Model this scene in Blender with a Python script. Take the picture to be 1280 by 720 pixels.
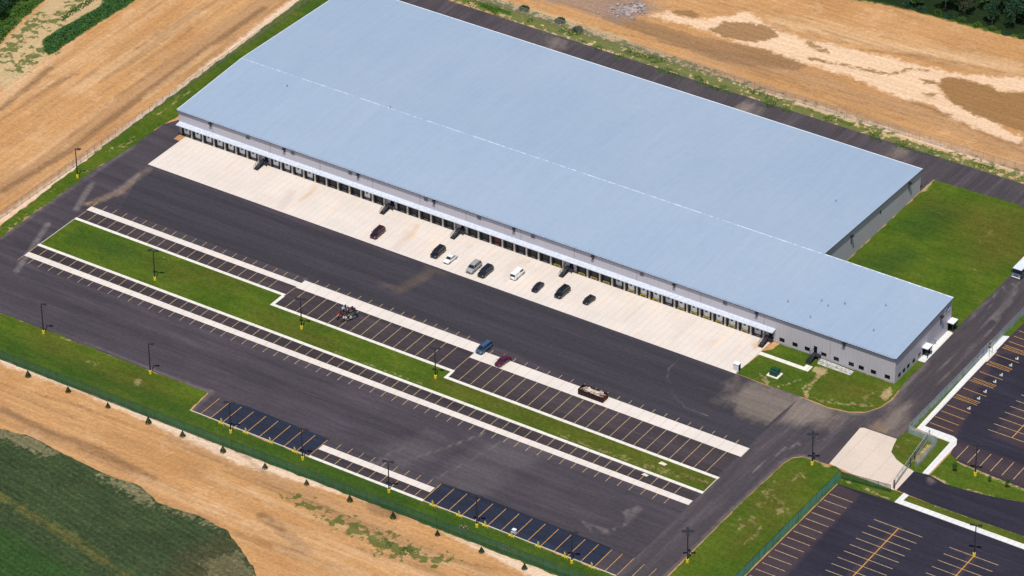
import bpy, bmesh, math, random
import numpy as np
from mathutils import Vector, Matrix, noise as mnoise
from mathutils.geometry import delaunay_2d_cdt
R = math.radians
random.seed(7); rng = np.random.default_rng(7)
for o in list(bpy.data.objects): bpy.data.objects.remove(o)
SC = bpy.context.scene; COL = SC.collection

# ------------------------------------------------------------------ camera
FPX = 5090.3064; PIT = R(33.53085); YAW = R(33.51288); ROLL = R(-0.52995)
CAM = Vector((372.876, -731.938, 570.0))
fw = Vector((-math.sin(YAW)*math.cos(PIT), math.cos(YAW)*math.cos(PIT), -math.sin(PIT)))
rt = Vector((math.cos(YAW), math.sin(YAW), 0)); up = rt.cross(fw)
rt, up = rt*math.cos(ROLL)+up*math.sin(ROLL), -rt*math.sin(ROLL)+up*math.cos(ROLL)
cd = bpy.data.cameras.new('camera'); cam = bpy.data.objects.new('camera', cd); COL.objects.link(cam)
cd.sensor_width = 36; cd.lens = FPX/1280*36; cd.clip_start = 5; cd.clip_end = 12000
m = Matrix((rt, up, -fw)).transposed().to_4x4(); m.translation = CAM; cam.matrix_world = m
SC.camera = cam
def P(x, y, z=0.0):
    "a point seen in the 1280x720 photograph, taken down to the level z"
    d = fw + rt*((x-640)/FPX) - up*((y-360)/FPX)
    return CAM + d*((z-CAM.z)/d.z)
def PP(l): return [tuple(P(*q)[:2]) for q in l]

# ------------------------------------------------------------------ light
SUN = Vector((1.53, -3.5, 9.3)).normalized()
el = math.asin(SUN.z); az = math.atan2(SUN.x, SUN.y)
w = bpy.data.worlds.new("World"); SC.world = w; w.use_nodes = True
nt = w.node_tree; bg = nt.nodes['Background']; sky = nt.nodes.new('ShaderNodeTexSky')
sky.sky_type = 'NISHITA'; sky.sun_disc = False; sky.sun_elevation = el; sky.sun_rotation = az
nt.links.new(sky.outputs[0], bg.inputs[0]); bg.inputs[1].default_value = 0.085
sl = bpy.data.lights.new('sun', 'SUN'); sl.energy = 4.3; sl.angle = R(0.53); sl.color = (1, .955, .89)
so = bpy.data.objects.new('sun', sl); COL.objects.link(so); so.location = (0, 0, 300)
so.rotation_euler = (-SUN).to_track_quat('-Z', 'Y').to_euler()
SC.view_settings.view_transform = 'Standard'; SC.view_settings.look = 'None'
SC.view_settings.exposure = 0.0; SC.view_settings.gamma = 1; SC.view_settings.use_curve_mapping = False
SC.render.engine = 'CYCLES'

# ------------------------------------------------------------------ materials
def sr(r, g, b):
    f = lambda c: ((c/255+.055)/1.055)**2.4 if c > 10 else c/255/12.92
    return (f(r), f(g), f(b), 1)
class N:
    def __init__(s, name):
        s.m = bpy.data.materials.new(name); s.m.use_nodes = True; s.t = s.m.node_tree
        s.b = s.t.nodes['Principled BSDF']; s.pos = s.t.nodes.new('ShaderNodeNewGeometry').outputs['Position']
    def new(s, k): return s.t.nodes.new(k)
    def ln(s, a, b): s.t.links.new(a, b)
    def put(s, sock, v):
        if isinstance(v, bpy.types.NodeSocket): s.ln(v, sock)
        else: sock.default_value = v
    def math(s, op, a, b=0.0, clamp=False):
        n = s.new('ShaderNodeMath'); n.operation = op; n.use_clamp = clamp
        s.put(n.inputs[0], a); s.put(n.inputs[1], b); return n.outputs[0]
    def noise(s, scale, detail=4, rough=.55, vec=None, off=0, lac=2.0):
        n = s.new('ShaderNodeTexNoise'); n.inputs['Scale'].default_value = scale
        n.inputs['Detail'].default_value = detail; n.inputs['Roughness'].default_value = rough
        mp = s.new('ShaderNodeMapping'); mp.inputs['Location'].default_value = (off, off*1.7, off*.3)
        mp.inputs['Scale'].default_value = vec or (1, 1, 1); s.ln(s.pos, mp.inputs[0]); s.ln(mp.outputs[0], n.inputs['Vector'])
        return n.outputs['Fac']
    def ss(s, v, a, b, lo=0.0, hi=1.0):
        n = s.new('ShaderNodeMapRange'); n.interpolation_type = 'SMOOTHSTEP'
        s.put(n.inputs[0], v); n.inputs[1].default_value = a; n.inputs[2].default_value = b
        n.inputs[3].default_value = lo; n.inputs[4].default_value = hi; return n.outputs[0]
    def mix(s, f, a, b, mode='MIX'):
        n = s.new('ShaderNodeMix'); n.data_type = 'RGBA'; n.blend_type = mode
        s.put(n.inputs[0], f); s.put(n.inputs[6], a); s.put(n.inputs[7], b); return n.outputs[2]
    def val(s, c, f):
        "multiply a colour by a value socket"
        n = s.new('ShaderNodeVectorMath'); n.operation = 'SCALE'; s.put(n.inputs[0], c[:3] if isinstance(c, tuple) else c); s.put(n.inputs['Scale'], f); return n.outputs[0]
    def attr(s, name):
        n = s.new('ShaderNodeAttribute'); n.attribute_name = name; return n.outputs['Fac']
    def sep(s):
        n = s.new('ShaderNodeSeparateXYZ'); s.ln(s.pos, n.inputs[0]); return n.outputs
    def layer(s, c, name, col, amp=1.0, soft=.4, sc=.6, op=1.0, vec=None, det=5):
        "paint col where the signed distance 'name' (m) is positive, with a ragged edge"
        n = s.noise(sc, det, .62, vec, off=sum(map(ord, name)) % 37); s.m['masks'] = list(s.m.get('masks', []))+[name] if name not in list(s.m.get('masks', [])) else list(s.m['masks'])
        d = s.math('ADD', s.attr(name), s.math('MULTIPLY', s.math('SUBTRACT', n, .5), amp*2))
        f = s.ss(d, -soft, soft, 0, op); return s.mix(f, c, col)
    def done(s, col, rough=.85, spec=.3, metal=0.0, bump=None, bstr=.3, bdist=.1):
        s.put(s.b.inputs['Base Color'], col); s.put(s.b.inputs['Roughness'], rough)
        s.b.inputs['Specular IOR Level'].default_value = spec; s.b.inputs['Metallic'].default_value = metal
        if bump is not None:
            n = s.new('ShaderNodeBump'); n.inputs['Strength'].default_value = bstr; n.inputs['Distance'].default_value = bdist
            s.ln(bump, n.inputs['Height']); s.ln(n.outputs[0], s.b.inputs['Normal'])
        return s.m
def plain(name, col, rough=.6, spec=.4, metal=0.0, var=.12, sc=1.5):
    n = N(name); v = n.ss(n.noise(sc, 4), .3, .7, 1-var, 1+var)
    return n.done(n.val(col, v), rough, spec, metal)

# ground: bare graded soil with tracks, wet flats and dried pale silt
n = N('bare_soil')
xyz = n.sep()
sY = n.noise(.26, 7, .62, (1, .13, 1), 3); sX = n.noise(.26, 7, .62, (.13, 1, 1), 9)
west = n.ss(xyz[0], -236, -222)
st2 = n.math('ADD', n.math('MULTIPLY', n.noise(.9, 4, .6, (.03, 1, 1), 19), west), n.math('MULTIPLY', n.noise(.9, 4, .6, (1, .03, 1), 29), n.math('SUBTRACT', 1.0, west)))
st = n.math('ADD', n.math('MULTIPLY', sX, west), n.math('MULTIPLY', sY, n.math('SUBTRACT', 1.0, west)))
c = n.mix(n.ss(n.noise(.035, 4), .35, .65), (.530, .275, .108, 1), (.610, .335, .145, 1))
c = n.mix(n.ss(st, .46, .72, 0, .55), c, (.40, .215, .095, 1))
c = n.mix(n.ss(n.noise(.9, 7, .68, (1, .5, 1), 31), .54, .74, 0, .4), c, (.36, .20, .095, 1))
c = n.mix(n.ss(n.noise(.05, 4, .5, None, 51), .5, .7, 0, .35), c, (.50, .28, .125, 1))
c = n.mix(n.ss(n.noise(.12, 7, .7, None, 20), .53, .68, 0, .45), c, (.72, .46, .26, 1))
c = n.layer(c, 'tone', (.42, .25, .135, 1), 4, 3.5, .3, .6, (1, .3, 1))
c = n.layer(c, 'silt', (.74, .50, .29, 1), 3, 3, .4, .6)
c = n.layer(c, 'track', (.22, .12, .058, 1), .9, .9, .6, .72)
c = n.layer(c, 'rut', (.30, .165, .075, 1), .5, .45, .5, .5)
c = n.layer(c, 'lane', (.70, .44, .235, 1), 1.4, 1.2, .4, .55)
c = n.layer(c, 'fringe', (.80, .61, .45, 1), 1.6, .8, .5, .85)
c = n.layer(c, 'damp', (.28, .165, .085, 1), 1.6, .8, .35, .75)
c = n.layer(c, 'grey', (.30, .215, .17, 1), 3, 3, .25, .8)
c = n.layer(c, 'pale', (.86, .61, .41, 1), 3.6, 1.1, .42, .85)
c = n.layer(c, 'mud', (.31, .17, .068, 1), 2.4, .6, .5, .9)
c = n.layer(c, 'straw', (.56, .42, .23, 1), 2.5, 1, .3, .8)
c = n.layer(c, 'weedy', (.062, .115, .016, 1), 12, .7, .42, .8, None, 7)
c = n.layer(c, 'verge', (.040, .105, .012, 1), 1.8, .5, .45, .95, None, 7)
c = n.layer(c, 'far', (.016, .032, .010, 1), 1.5, 1, .2, 1)
f2 = n.math('MULTIPLY', n.ss(n.noise(1.0, 5, .8), .34, .66, .87, 1.12), n.ss(st2, .38, .64, .93, 1.06))
MG = n.done(n.val(c, f2), .95, .1, bump=n.math('ADD', st, n.math('MULTIPLY', n.noise(.6, 8, .75), 1.6)), bstr=.8, bdist=.7)

def asphalt(name, a, b, layers=(), dirx=True):
    n = N(name)
    c = n.mix(n.ss(n.noise(.05, 5, .6), .35, .65), a, b)
    v = (.12, 1, 1) if dirx else (1, .12, 1)
    c = n.mix(n.ss(n.noise(.35, 6, .65, v, 5), .45, .75, 0, .45), c, tuple(min(1, k*1.55) for k in b[:3])+(1,))
    c = n.mix(n.ss(n.noise(.5, 6, .6, v, 15), .55, .8, 0, .5), c, tuple(k*.62 for k in a[:3])+(1,))
    for l in layers: c = n.layer(c, *l)
    lv = (.012, 1, 1) if dirx else (1, .012, 1)
    f = n.math('MULTIPLY', n.math('MULTIPLY', n.ss(n.noise(1.1, 5, .8), .34, .66, .87, 1.14), n.ss(n.noise(.33, 2, .5, lv, 33), .36, .64, .89, 1.11)), n.ss(n.noise(1.6, 3, .6, tuple(k*.35 if k < 1 else 1 for k in v), 43), .40, .66, .95, 1.12))
    return n.done(n.val(c, f), .9, .25, bump=n.noise(4, 5, .7), bstr=.4, bdist=.05)
MA = asphalt('worn_asphalt', (.044, .0365, .046, 1), (.054, .044, .053, 1),
    (('sand', (.26, .17, .10, 1), 1.4, 1.2, .5, .8), ('scuff', (.21, .185, .18, 1), .2, .6, .7, .5), ('patch', (.088, .078, .082, 1), 4, 3, .35, .55),
     ('fresh', (.035, .032, .041, 1), .15, .3, .3, .8), ('dust', (.22, .175, .145, 1), 6, 3.0, .3, .66, (1, .35, 1), 7), ('arc', (.16, .14, .15, 1), .25, .3, .6, .5), ('edge', (.15, .125, .12, 1), 1.0, 1.0, .4, .6)))
MAr = asphalt('road_asphalt', (.052, .044, .051, 1), (.064, .054, .060, 1),
    (('dust', (.22, .175, .145, 1), 6, 3.0, .3, .66, (1, .35, 1), 7), ('scuff', (.26, .225, .215, 1), .22, .45, .6, .5), ('sand', (.26, .17, .11, 1), 1.2, 1.1, .5, .6), ('edge', (.17, .14, .13, 1), 1.0, 1.0, .4, .7)), False)
MAd = asphalt('dark_stall_asphalt', (.036, .028, .033, 1), (.046, .036, .041, 1))
MAb = asphalt('new_blue_black_asphalt', (.013, .017, .034, 1), (.017, .022, .042, 1))
MAl = asphalt('car_park_asphalt', (.0175, .016, .028, 1), (.024, .021, .034, 1), (('brown', (.052, .034, .040, 1), .8, .8, .5, .8), ('dust', (.2, .16, .15, 1), 1, 1, .5, .5)))

def grass(name, a, b, dry, amt=.62, layers=()):
    n = N(name)
    c = n.mix(n.ss(n.noise(.07, 5, .6), .36, .64), a, b)
    c = n.mix(n.ss(n.noise(.25, 7, .7, None, 8), amt-.12, amt+.15, 0, .6), c, dry)
    c = n.mix(n.ss(n.noise(.9, 6, .7, None, 12), .55, .75, 0, .5), c, tuple(k*.5 for k in a[:3])+(1,))
    for l in layers: c = n.layer(c, *l)
    f = n.math('MULTIPLY', n.ss(n.noise(1.0, 5, .85), .36, .64, .80, 1.20), n.ss(n.noise(.45, 5, .7, (.25, 1, 1), 23), .38, .62, .90, 1.08))
    if name == 'field_crop':
        q = n.sep(); ph = n.math('ADD', n.math('MULTIPLY', q[1], 3.9), n.math('MULTIPLY', q[0], .8))
        f = n.math('MULTIPLY', f, n.math('ADD', n.math('MULTIPLY', n.math('SINE', ph), .11), 1.0)); f = n.math('MULTIPLY', f, n.ss(n.noise(1.3, 2, .9, None, 91), .42, .66, .88, 1.35))
    return n.done(n.val(c, f), .95, .1, bump=n.noise(1.2, 7, .85), bstr=1, bdist=.5)
SOIL = (.52, .38, .20, 1)
ML = grass('mown_grass', (.060, .115, .009, 1), (.096, .140, .013, 1), (.13, .125, .028, 1), .62,
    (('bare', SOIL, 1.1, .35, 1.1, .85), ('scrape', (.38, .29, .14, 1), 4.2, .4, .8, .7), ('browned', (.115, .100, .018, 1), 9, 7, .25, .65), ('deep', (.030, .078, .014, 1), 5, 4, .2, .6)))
MF = grass('field_crop', (.036, .056, .023, 1), (.044, .068, .026, 1), (.07, .08, .036, 1), .60,
    (('bright', (.026, .070, .014, 1), 4, 3, .2, .7), ('stripe', (.11, .105, .03, 1), 3.2, 1.2, .35, .75), ('stony', (.26, .22, .12, 1), 5.5, .6, .8, .55), ('dull', (.075, .060, .03, 1), 6, 4, .3, .5)))

def concrete(name, base, joint, rust=0.0, px=0.0, sx=3.695, sy=0.0, py=0.0):
    n = N(name); xyz = n.sep()
    c = n.mix(n.ss(n.noise(.12, 5), .35, .65), base, tuple(k*.93 for k in base[:3])+(1,))
    if rust:
        c = n.mix(n.ss(n.noise(.6, 6, .65, (1, .10, 1), 4), .52, .76, 0, .5*rust), c, (.78, .58, .43, 1))
        c = n.mix(n.ss(n.noise(.25, 6, .65, None, 14), .58, .78, 0, .55), c, (.74, .62, .50, 1))
        c = n.mix(n.ss(n.noise(.8, 5, .65, (1, .14, 1), 44), .52, .74, 0, .5), c, (.55, .53, .54, 1))
    def lines(co, s, p, wdt, col, op):
        nonlocal c
        fr = n.math('FRACT', n.math('DIVIDE', n.math('SUBTRACT', co, p), s))
        d = n.math('MULTIPLY', n.math('ABSOLUTE', n.math('SUBTRACT', fr, .5)), s)
        wob = n.math('MULTIPLY', n.noise(1.2, 4), op)
        c = n.mix(n.math('MULTIPLY', n.ss(d, s/2-wdt, s/2-wdt*.3), wob), c, col)
    if sx: lines(xyz[0], sx, px, .17 if rust else .18, joint, 1.15)
    if sy: lines(xyz[1], sy, py, .16, joint, .6)
    if rust:
        for k in (('stain', (.55, .35, .19, 1), .5, .9, .6, .75), ('tyre', (.50, .41, .35, 1), .8, .9, .6, .45)): c = n.layer(c, *k)
    return n.done(n.val(c, n.ss(n.noise(2, 6, .7), .2, .8, .92, 1.06)), .85, .3)
MC = concrete('apron_concrete', (.64, .585, .535, 1), (.68, .42, .25, 1), 1.0, -38.55+1.85, 1.8475, 4.3, 0)
MCs = concrete('strip_concrete', (.66, .595, .54, 1), (.46, .38, .31, 1), 0, 0, 3.25)
MCk = concrete('kerb_concrete', (.70, .66, .59, 1), (.45, .4, .34, 1), 0, 0, 3.0)
MCp = concrete('pad_concrete', (.60, .50, .42, 1), (.45, .37, .31, 1), 0, 0, 4.6, 4.6, .4)
MCw = concrete('path_concrete', (.68, .67, .65, 1), (.5, .48, .45, 1), 0, 0, 1.6, 1.6, 0)
MP = plain('faded_yellow_paint', (.43, .30, .16, 1), .8, .2, 0, .3, 2)
MPo = plain('orange_yellow_paint', (.50, .27, .06, 1), .8, .2, 0, .25, 2)
MPw = plain('white_paint', (.75, .75, .74, 1), .8, .2, 0, .15, 2)

def sdist(pts, poly):
    "signed distance, positive inside"
    P_ = np.array(poly, float); Q = np.roll(P_, -1, 0); best = np.full(len(pts), 1e9); ins = np.zeros(len(pts), bool)
    for a, b in zip(P_, Q):
        e = b-a; t = np.clip(((pts-a)@e)/max(e@e, 1e-9), 0, 1)
        d = np.hypot(*(pts-a-t[:, None]*e).T); best = np.minimum(best, d)
        cnd = (a[1] > pts[:, 1]) != (b[1] > pts[:, 1])
        with np.errstate(divide='ignore', invalid='ignore'):
            xi = (b[0]-a[0])*(pts[:, 1]-a[1])/(b[1]-a[1])+a[0]
        ins ^= cnd & (pts[:, 0] < xi)
    return np.where(ins, best, -best)
def ldist(pts, line, wd):
    P_ = np.array(line, float); best = np.full(len(pts), 1e9)
    for a, b in zip(P_[:-1], P_[1:]):
        e = b-a; t = np.clip(((pts-a)@e)/max(e@e, 1e-9), 0, 1)
        best = np.minimum(best, np.hypot(*(pts-a-t[:, None]*e).T))
    return wd-best
def set_masks(me, masks, mat=None):
    masks = dict(masks)
    for k in (list(mat.get('masks', [])) if mat else []): masks.setdefault(k, [])
    co = np.empty(len(me.vertices)*3, np.float32); me.vertices.foreach_get('co', co); pts = co.reshape(-1, 3)[:, :2].astype(float)
    for k, shapes in masks.items():
        v = np.full(len(pts), -20.0)
        for s in shapes:
            v = np.maximum(v, ldist(pts, s[2], s[1]) if s[0] == 'L' else sdist(pts, s))
        a = me.attributes.new(k, 'FLOAT', 'POINT'); a.data.foreach_set('value', np.clip(v, -20, 20).astype(np.float32))
def Ln(wd, l): return ('L', wd, PP(l))
def structure(o): o['kind'] = 'structure'; return o
def rough_edge(poly, jit, step=1.2):
    out = []
    for a, b in zip(poly, poly[1:]+poly[:1]):
        a = Vector(a); b = Vector(b); L = (b-a).length; k = max(1, int(L/step)) if L < 400 else 1
        nrm = Vector((-(b-a).y, (b-a).x)).normalized()
        for i in range(k):
            p = a.lerp(b, i/k)
            if i: p = p + nrm*jit*(mnoise.noise(Vector((p.x*.35, p.y*.35, 0)))*1.6+random.uniform(-.4, .4))
            out.append((p.x, p.y))
    return out
def sheet(name, poly, z, mat, step=0, masks=None, jit=0, zf=None):
    poly = [tuple(q) for q in poly]
    if jit: poly = rough_edge(poly, jit)
    me = bpy.data.meshes.new(name)
    if step:
        a = np.array(poly); x0, y0 = a.min(0); x1, y1 = a.max(0)
        gx, gy = np.meshgrid(np.arange(x0+step/2, x1, step), np.arange(y0+step/2, y1, step)); g = np.stack([gx.ravel(), gy.ravel()], 1)
        g = g[sdist(g, poly) > step*.3]
        vs = [Vector(q) for q in poly]+[Vector(q) for q in g.tolist()]
        k = len(poly); r = delaunay_2d_cdt(vs, [(i, (i+1) % k) for i in range(k)], [], 1, 1e-4)
        me.from_pydata([(v.x, v.y, z+(zf(v.x, v.y) if zf else 0)) for v in r[0]], [], r[2])
    else: me.from_pydata([(x, y, z) for x, y in poly], [], [list(range(len(poly)))])
    set_masks(me, masks or {}, mat)
    me.update()
    if me.polygons and me.polygons[0].normal.z < 0: me.flip_normals()
    me.materials.append(mat); o = bpy.data.objects.new(name, me); COL.objects.link(o); return structure(o)
def rect(x0, y0, x1, y1): return [(x0, y0), (x1, y0), (x1, y1), (x0, y1)]

# ------------------------------------------------------------------ ground
def ground():
    xs = np.concatenate([[-6000, -2500, -1200, -700, -500], np.arange(-400, 130, 1.25), [200, 350, 700, 1500, 3000, 6000]])
    ys = np.concatenate([[-6000, -2500, -1200, -600, -350], np.arange(-240, 215, 1.25), [260, 350, 700, 1500, 3000, 6000]])
    gx, gy = np.meshgrid(xs, ys); nx, ny = len(xs), len(ys)
    v = np.stack([gx.ravel(), gy.ravel(), np.zeros(nx*ny)], 1)
    i = np.arange(ny-1)[:, None]*nx+np.arange(nx-1)[None]; i = i.ravel()
    f = np.stack([i, i+1, i+nx+1, i+nx], 1)
    me = bpy.data.meshes.new('ground'); me.vertices.add(len(v)); me.vertices.foreach_set('co', v.ravel().astype(np.float32))
    me.loops.add(f.size); me.loops.foreach_set('vertex_index', f.ravel().astype(np.int32))
    me.polygons.add(len(f)); me.polygons.foreach_set('loop_start', (np.arange(len(f))*4).astype(np.int32)); me.update(calc_edges=True); me.validate()
    q_ = random.Random(11); rut, lane = [], []
    def along(a, b, n_, spread, out, wd, wob=3.0, pair=True):
        for _ in range(n_):
            off = q_.uniform(*spread); t0 = q_.uniform(-.05, .7); t1 = t0+q_.uniform(.15, .5); ph = q_.uniform(0, 6); L_ = []
            for i in range(8):
                t = t0+(t1-t0)*i/7; x = a[0]+(b[0]-a[0])*t; y = a[1]+(b[1]-a[1])*t+off+math.sin(ph+t*5)*wob; L_.append((x, y))
            out.append(Ln(wd, L_))
            if pair: out.append(Ln(wd, [(x+1, y+6) for x, y in L_]))
    along((0, 200), (330, -40), 14, (-70, 60), rut, .35); along((0, 200), (330, -40), 9, (-70, 55), lane, .8, 3, False)
    along((0, 500), (720, 770), 16, (-25, 60), rut, .35, 8); along((0, 500), (720, 770), 9, (-15, 70), lane, .8, 8, False)
    along((700, 0), (1300, 215), 8, (-10, 25), rut, .35, 3); along((900, -10), (1300, 95), 10, (0, 50), rut, .35, 4); along((900, -10), (1300, 95), 6, (0, 40), lane, .8, 4, False)
    masks = dict(rut=rut, lane=lane,
      tone=[PP([(180, 95), (330, -10), (372, -10), (300, 40), (120, 165), (40, 225), (-20, 262), (-20, 235), (90, 165)]), Ln(3, [(880, 70), (1000, 95), (1130, 135), (1290, 195)]), Ln(2.5, [(220, 548), (330, 590), (420, 640), (540, 700)]), Ln(1.5, [(0, 515), (60, 545), (190, 605)])],
      silt=[PP([(960, 20), (1100, 50), (1280, 80), (1280, 95), (1100, 60), (960, 30)]), PP([(0, 125), (0, 100), (60, 70), (100, 45), (0, 140)]), Ln(1.6, [(90, 115), (180, 60), (250, 15)]), Ln(1.2, [(60, 240), (150, 175), (230, 120)])],
      track=[Ln(1.1, [(0, 240), (85, 190), (180, 118), (260, 60), (330, 10)]), Ln(1.0, [(0, 137), (40, 105), (62, 85)]), Ln(.3, [(60, 108), (100, 92)]), Ln(.25, [(170, 62), (210, 30)]),
             Ln(.3, [(1060, 60), (1150, 70), (1280, 95)]), Ln(.3, [(720, 30), (860, 60), (1000, 80), (1130, 120), (1280, 190)]), Ln(1.6, [(329, 646), (345, 657), (384, 690)]), Ln(1.0, [(0, 510), (60, 540), (120, 560), (190, 598)]),
             Ln(.3, [(360, 625), (430, 650), (520, 690), (620, 712)]), Ln(.25, [(0, 480), (90, 505), (200, 545), (300, 590), (420, 640)]), Ln(.3, [(1080, 105), (1100, 85), (1110, 72)]), Ln(.3, [(1150, 140), (1230, 165), (1280, 182)]), Ln(.7, [(100, 560), (150, 578), (190, 600)])],
      fringe=[PP([(0, 444), (740, 735), (700, 738), (500, 640), (300, 580), (100, 490), (0, 455)]), Ln(1.2, [(0, 276), (140, 176), (320, 38), (380, -8)]), Ln(1.0, [(700, 42), (860, 90), (1000, 128), (1160, 178), (1290, 222)])],
      damp=[PP([(770, 15), (800, 25), (870, 45), (960, 62), (1010, 78), (1000, 88), (930, 82), (850, 60), (790, 38), (750, 22)]), PP([(565-120, 625), (470, 632), (505, 645), (495, 650), (470, 645)]), Ln(.8, [(1130, 125), (1180, 142), (1240, 160)]), Ln(.5, [(250, 545), (300, 565), (330, 590)])],
      grey=[PP([(640, -5), (800, -5), (830, 10), (800, 22), (770, 30), (720, 10)])],
      pale=[PP([(810, 20), (838, 15), (870, 24), (900, 22), (940, 14), (960, 33), (1000, 48), (1040, 56), (1110, 72), (1160, 84), (1200, 92), (1290, 100), (1290, 114), (1250, 116), (1236, 106), (1200, 98), (1176, 98), (1172, 108), (1185, 126), (1240, 150), (1262, 165), (1280, 172), (1276, 180), (1236, 168), (1195, 148), (1160, 128), (1130, 124), (1090, 108), (1060, 94), (1010, 80), (985, 70), (930, 55), (885, 38)])],
      mud=[PP([(885, 38), (905, 27), (935, 27), (968, 36), (974, 46), (945, 53), (905, 47)]), PP([(838, 14), (862, 12), (877, 18), (868, 24), (848, 19)]), PP([(1004, 51), (1020, 54), (1036, 66), (1028, 67), (1012, 58)]),
           PP([(1176, 98), (1200, 97), (1236, 108), (1250, 116), (1290, 117), (1290, 168), (1256, 158), (1215, 142), (1186, 126), (1174, 108)]), PP([(1150, 98), (1166, 98), (1170, 103), (1158, 106)]), PP([(1154, 115), (1170, 117), (1168, 123), (1156, 121)]), Ln(.5, [(1010, 73), (1060, 82), (1110, 93), (1140, 86), (1160, 88)]), PP([(1120, 84), (1134, 87), (1130, 90)]),
           PP([(463, 623), (505, 640), (502, 646), (484, 641), (466, 630)])],
      straw=[PP([(558, -3), (610, -6), (760, 40), (880, 88), (960, 116), (1060, 148), (1160, 182), (1290, 220), (1290, 232), (1150, 195), (960, 133), (800, 80), (680, 40)]), PP([(-20, 100), (0, 58), (60, 0), (130, -12), (160, -10), (100, 30), (50, 75), (10, 110)])],
      weedy=[PP([(558, -3), (610, -3), (700, 28), (800, 62), (880, 88), (960, 118), (1060, 150), (1160, 184), (1290, 222), (1290, 232), (1150, 195), (960, 133), (800, 80), (680, 40)]), Ln(1.5, [(-10, 80), (12, 62), (30, 45), (50, 22)]), Ln(1.8, [(20, 85), (45, 66), (58, 62)]), Ln(1.2, [(62, 30), (95, 5), (110, -8)]), PP([(445, 660), (480, 668), (520, 690), (500, 695), (470, 690)]), PP([(365, 620), (420, 645), (500, 680), (560, 700), (540, 706), (440, 668)])],
      verge=[PP([(54, 62), (53, 50), (70, 38), (95, 25), (125, 8), (132, -4), (190, -14), (156, 9), (125, 28), (94, 48), (68, 66), (61, 69)]), PP([(-40, 60), (0, 55), (9, 43), (31, 21), (58, -2), (70, -20), (-60, -20)]), PP([(600, 4), (640, 14), (640, 20), (600, 10)]), PP([(1120, -20), (1300, -20), (1300, 55), (1230, 38), (1120, 8), (1060, -2)])],
      far=[PP([(1060, -6), (1290, 48), (1500, 110), (1500, -500), (900, -500)]), PP([(-60, -60), (20, -30), (10, 5), (-2, 20), (-60, 40)]), [(-5000, 400), (5000, 400), (5000, 5000), (-5000, 5000)], [(-5000, -5000), (5000, -5000), (5000, -300), (-5000, -300)], [(-5000, -3000), (-430, -3000), (-430, 3000), (-5000, 3000)], [(160, -3000), (5000, -3000), (5000, 3000), (160, 3000)]])
    set_masks(me, masks, MG); me.materials.append(MG)
    o = bpy.data.objects.new('ground', me); COL.objects.link(o); structure(o)
ground()
fz = lambda x, y: .12*mnoise.noise(Vector((x*.55, y*.55, 0)))+.10*mnoise.noise(Vector((x*1.5, y*1.5, 4)))
MF.node_tree.nodes['Bump'].inputs['Distance'].default_value = .35
sheet('field', PP([(-80, 520), (0, 537), (38, 546), (75, 565), (130, 592), (176, 609), (200, 630), (248, 645), (282, 662), (303, 690), (318, 712), (345, 800), (-80, 820)]), .16, MF, .9,
      dict(bright=[PP([(-80, 640), (20, 670), (110, 722), (130, 800), (-80, 820)])], stripe=[Ln(1.0, [(-40, 600), (0, 622), (50, 650), (100, 682), (150, 715), (190, 745)])],
           stony=[PP([(-20, 530), (40, 545), (75, 565), (60, 572), (0, 550)]), PP([(120, 590), (170, 606), (200, 632), (180, 630), (130, 600)]), Ln(.5, [(200, 632), (280, 660)]), PP([(255, 700), (300, 690), (330, 740), (260, 740)])], dull=[PP([(230, 690), (290, 665), (330, 740), (200, 740)])]), .35, fz)
# asphalt sheets
YB, YL = -93.5, -101.75
main_poly = [(-330, YB), (-139.1, YB), (-138.2, YL), (-16.5, YL), (-16.5, -46.2), (-16.5, -17)]+PP([(960, 482.5)])+[(-34.5, -17), (-216, -17), (-216, -3), (-218.4, -3), (-218.4, 3), (-222, 8), (-225.2, 1.7), (-225.6, -11.5), (-226.8, -28), (-226.6, -43), (-226.6, -66.3), (-330, -66.3)]
sheet('asphalt_yard', main_poly, .02, MA, 1.3, dict(
   sand=[Ln(1.6, [(500, 362), (520, 352), (545, 336)]), Ln(1.0, [(478, 356), (505, 362)]), Ln(1.2, [(535, 334), (555, 342)]), Ln(.8, [(110, 300-45), (150, 240), (185, 212)])],
   scuff=[Ln(.3, [(378, 350), (395, 342), (410, 330)]), Ln(.8, [(95, 262), (105, 245), (115, 230)]), Ln(.35, [(460, 580), (510, 575), (570, 555), (605, 542)]), Ln(.35, [(450, 598), (480, 570), (505, 560)]), Ln(.3, [(540, 600), (580, 580), (640, 545)]), Ln(.4, [(450, 600), (470, 585)]),
          Ln(.25, [(735, 655), (760, 663), (785, 655), (800, 640)]), Ln(.25, [(780, 648), (792, 636), (800, 640)]), Ln(.25, [(728, 652), (740, 664), (765, 668)]), Ln(.5, [(780, 640), (800, 634)]), Ln(.7, [(60, 280), (40, 310), (20, 340)])],
   patch=[PP([(575, 570), (640, 545), (700, 562), (640, 590), (625, 610), (600, 622), (545, 600)]), PP([(470, 560), (540, 540), (560, 560), (500, 590)])],
   fresh=[PP([(835, 375), (918, 466), (1000, 500), (1040, 520), (930, 560), (700, 470), (640, 440), (470, 380), (150, 262), (180, 208), (500, 325)])],
   dust=[PP([(905, 500), (925, 478), (960, 482), (1010, 500), (1045, 512), (1060, 521), (1035, 533), (985, 528), (935, 521)])], arc=[Ln(.25, [(848, 448), (836, 460), (834, 475), (842, 495), (860, 512), (885, 520)])],
   edge=[Ln(.7, [(0, 391), (261, 491)]), Ln(.7, [(0, 297), (70, 247), (167, 182)]), Ln(.9, [(238, 512), (262, 490)]), Ln(.8, [(130, 250), (185, 212)])]))
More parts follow.
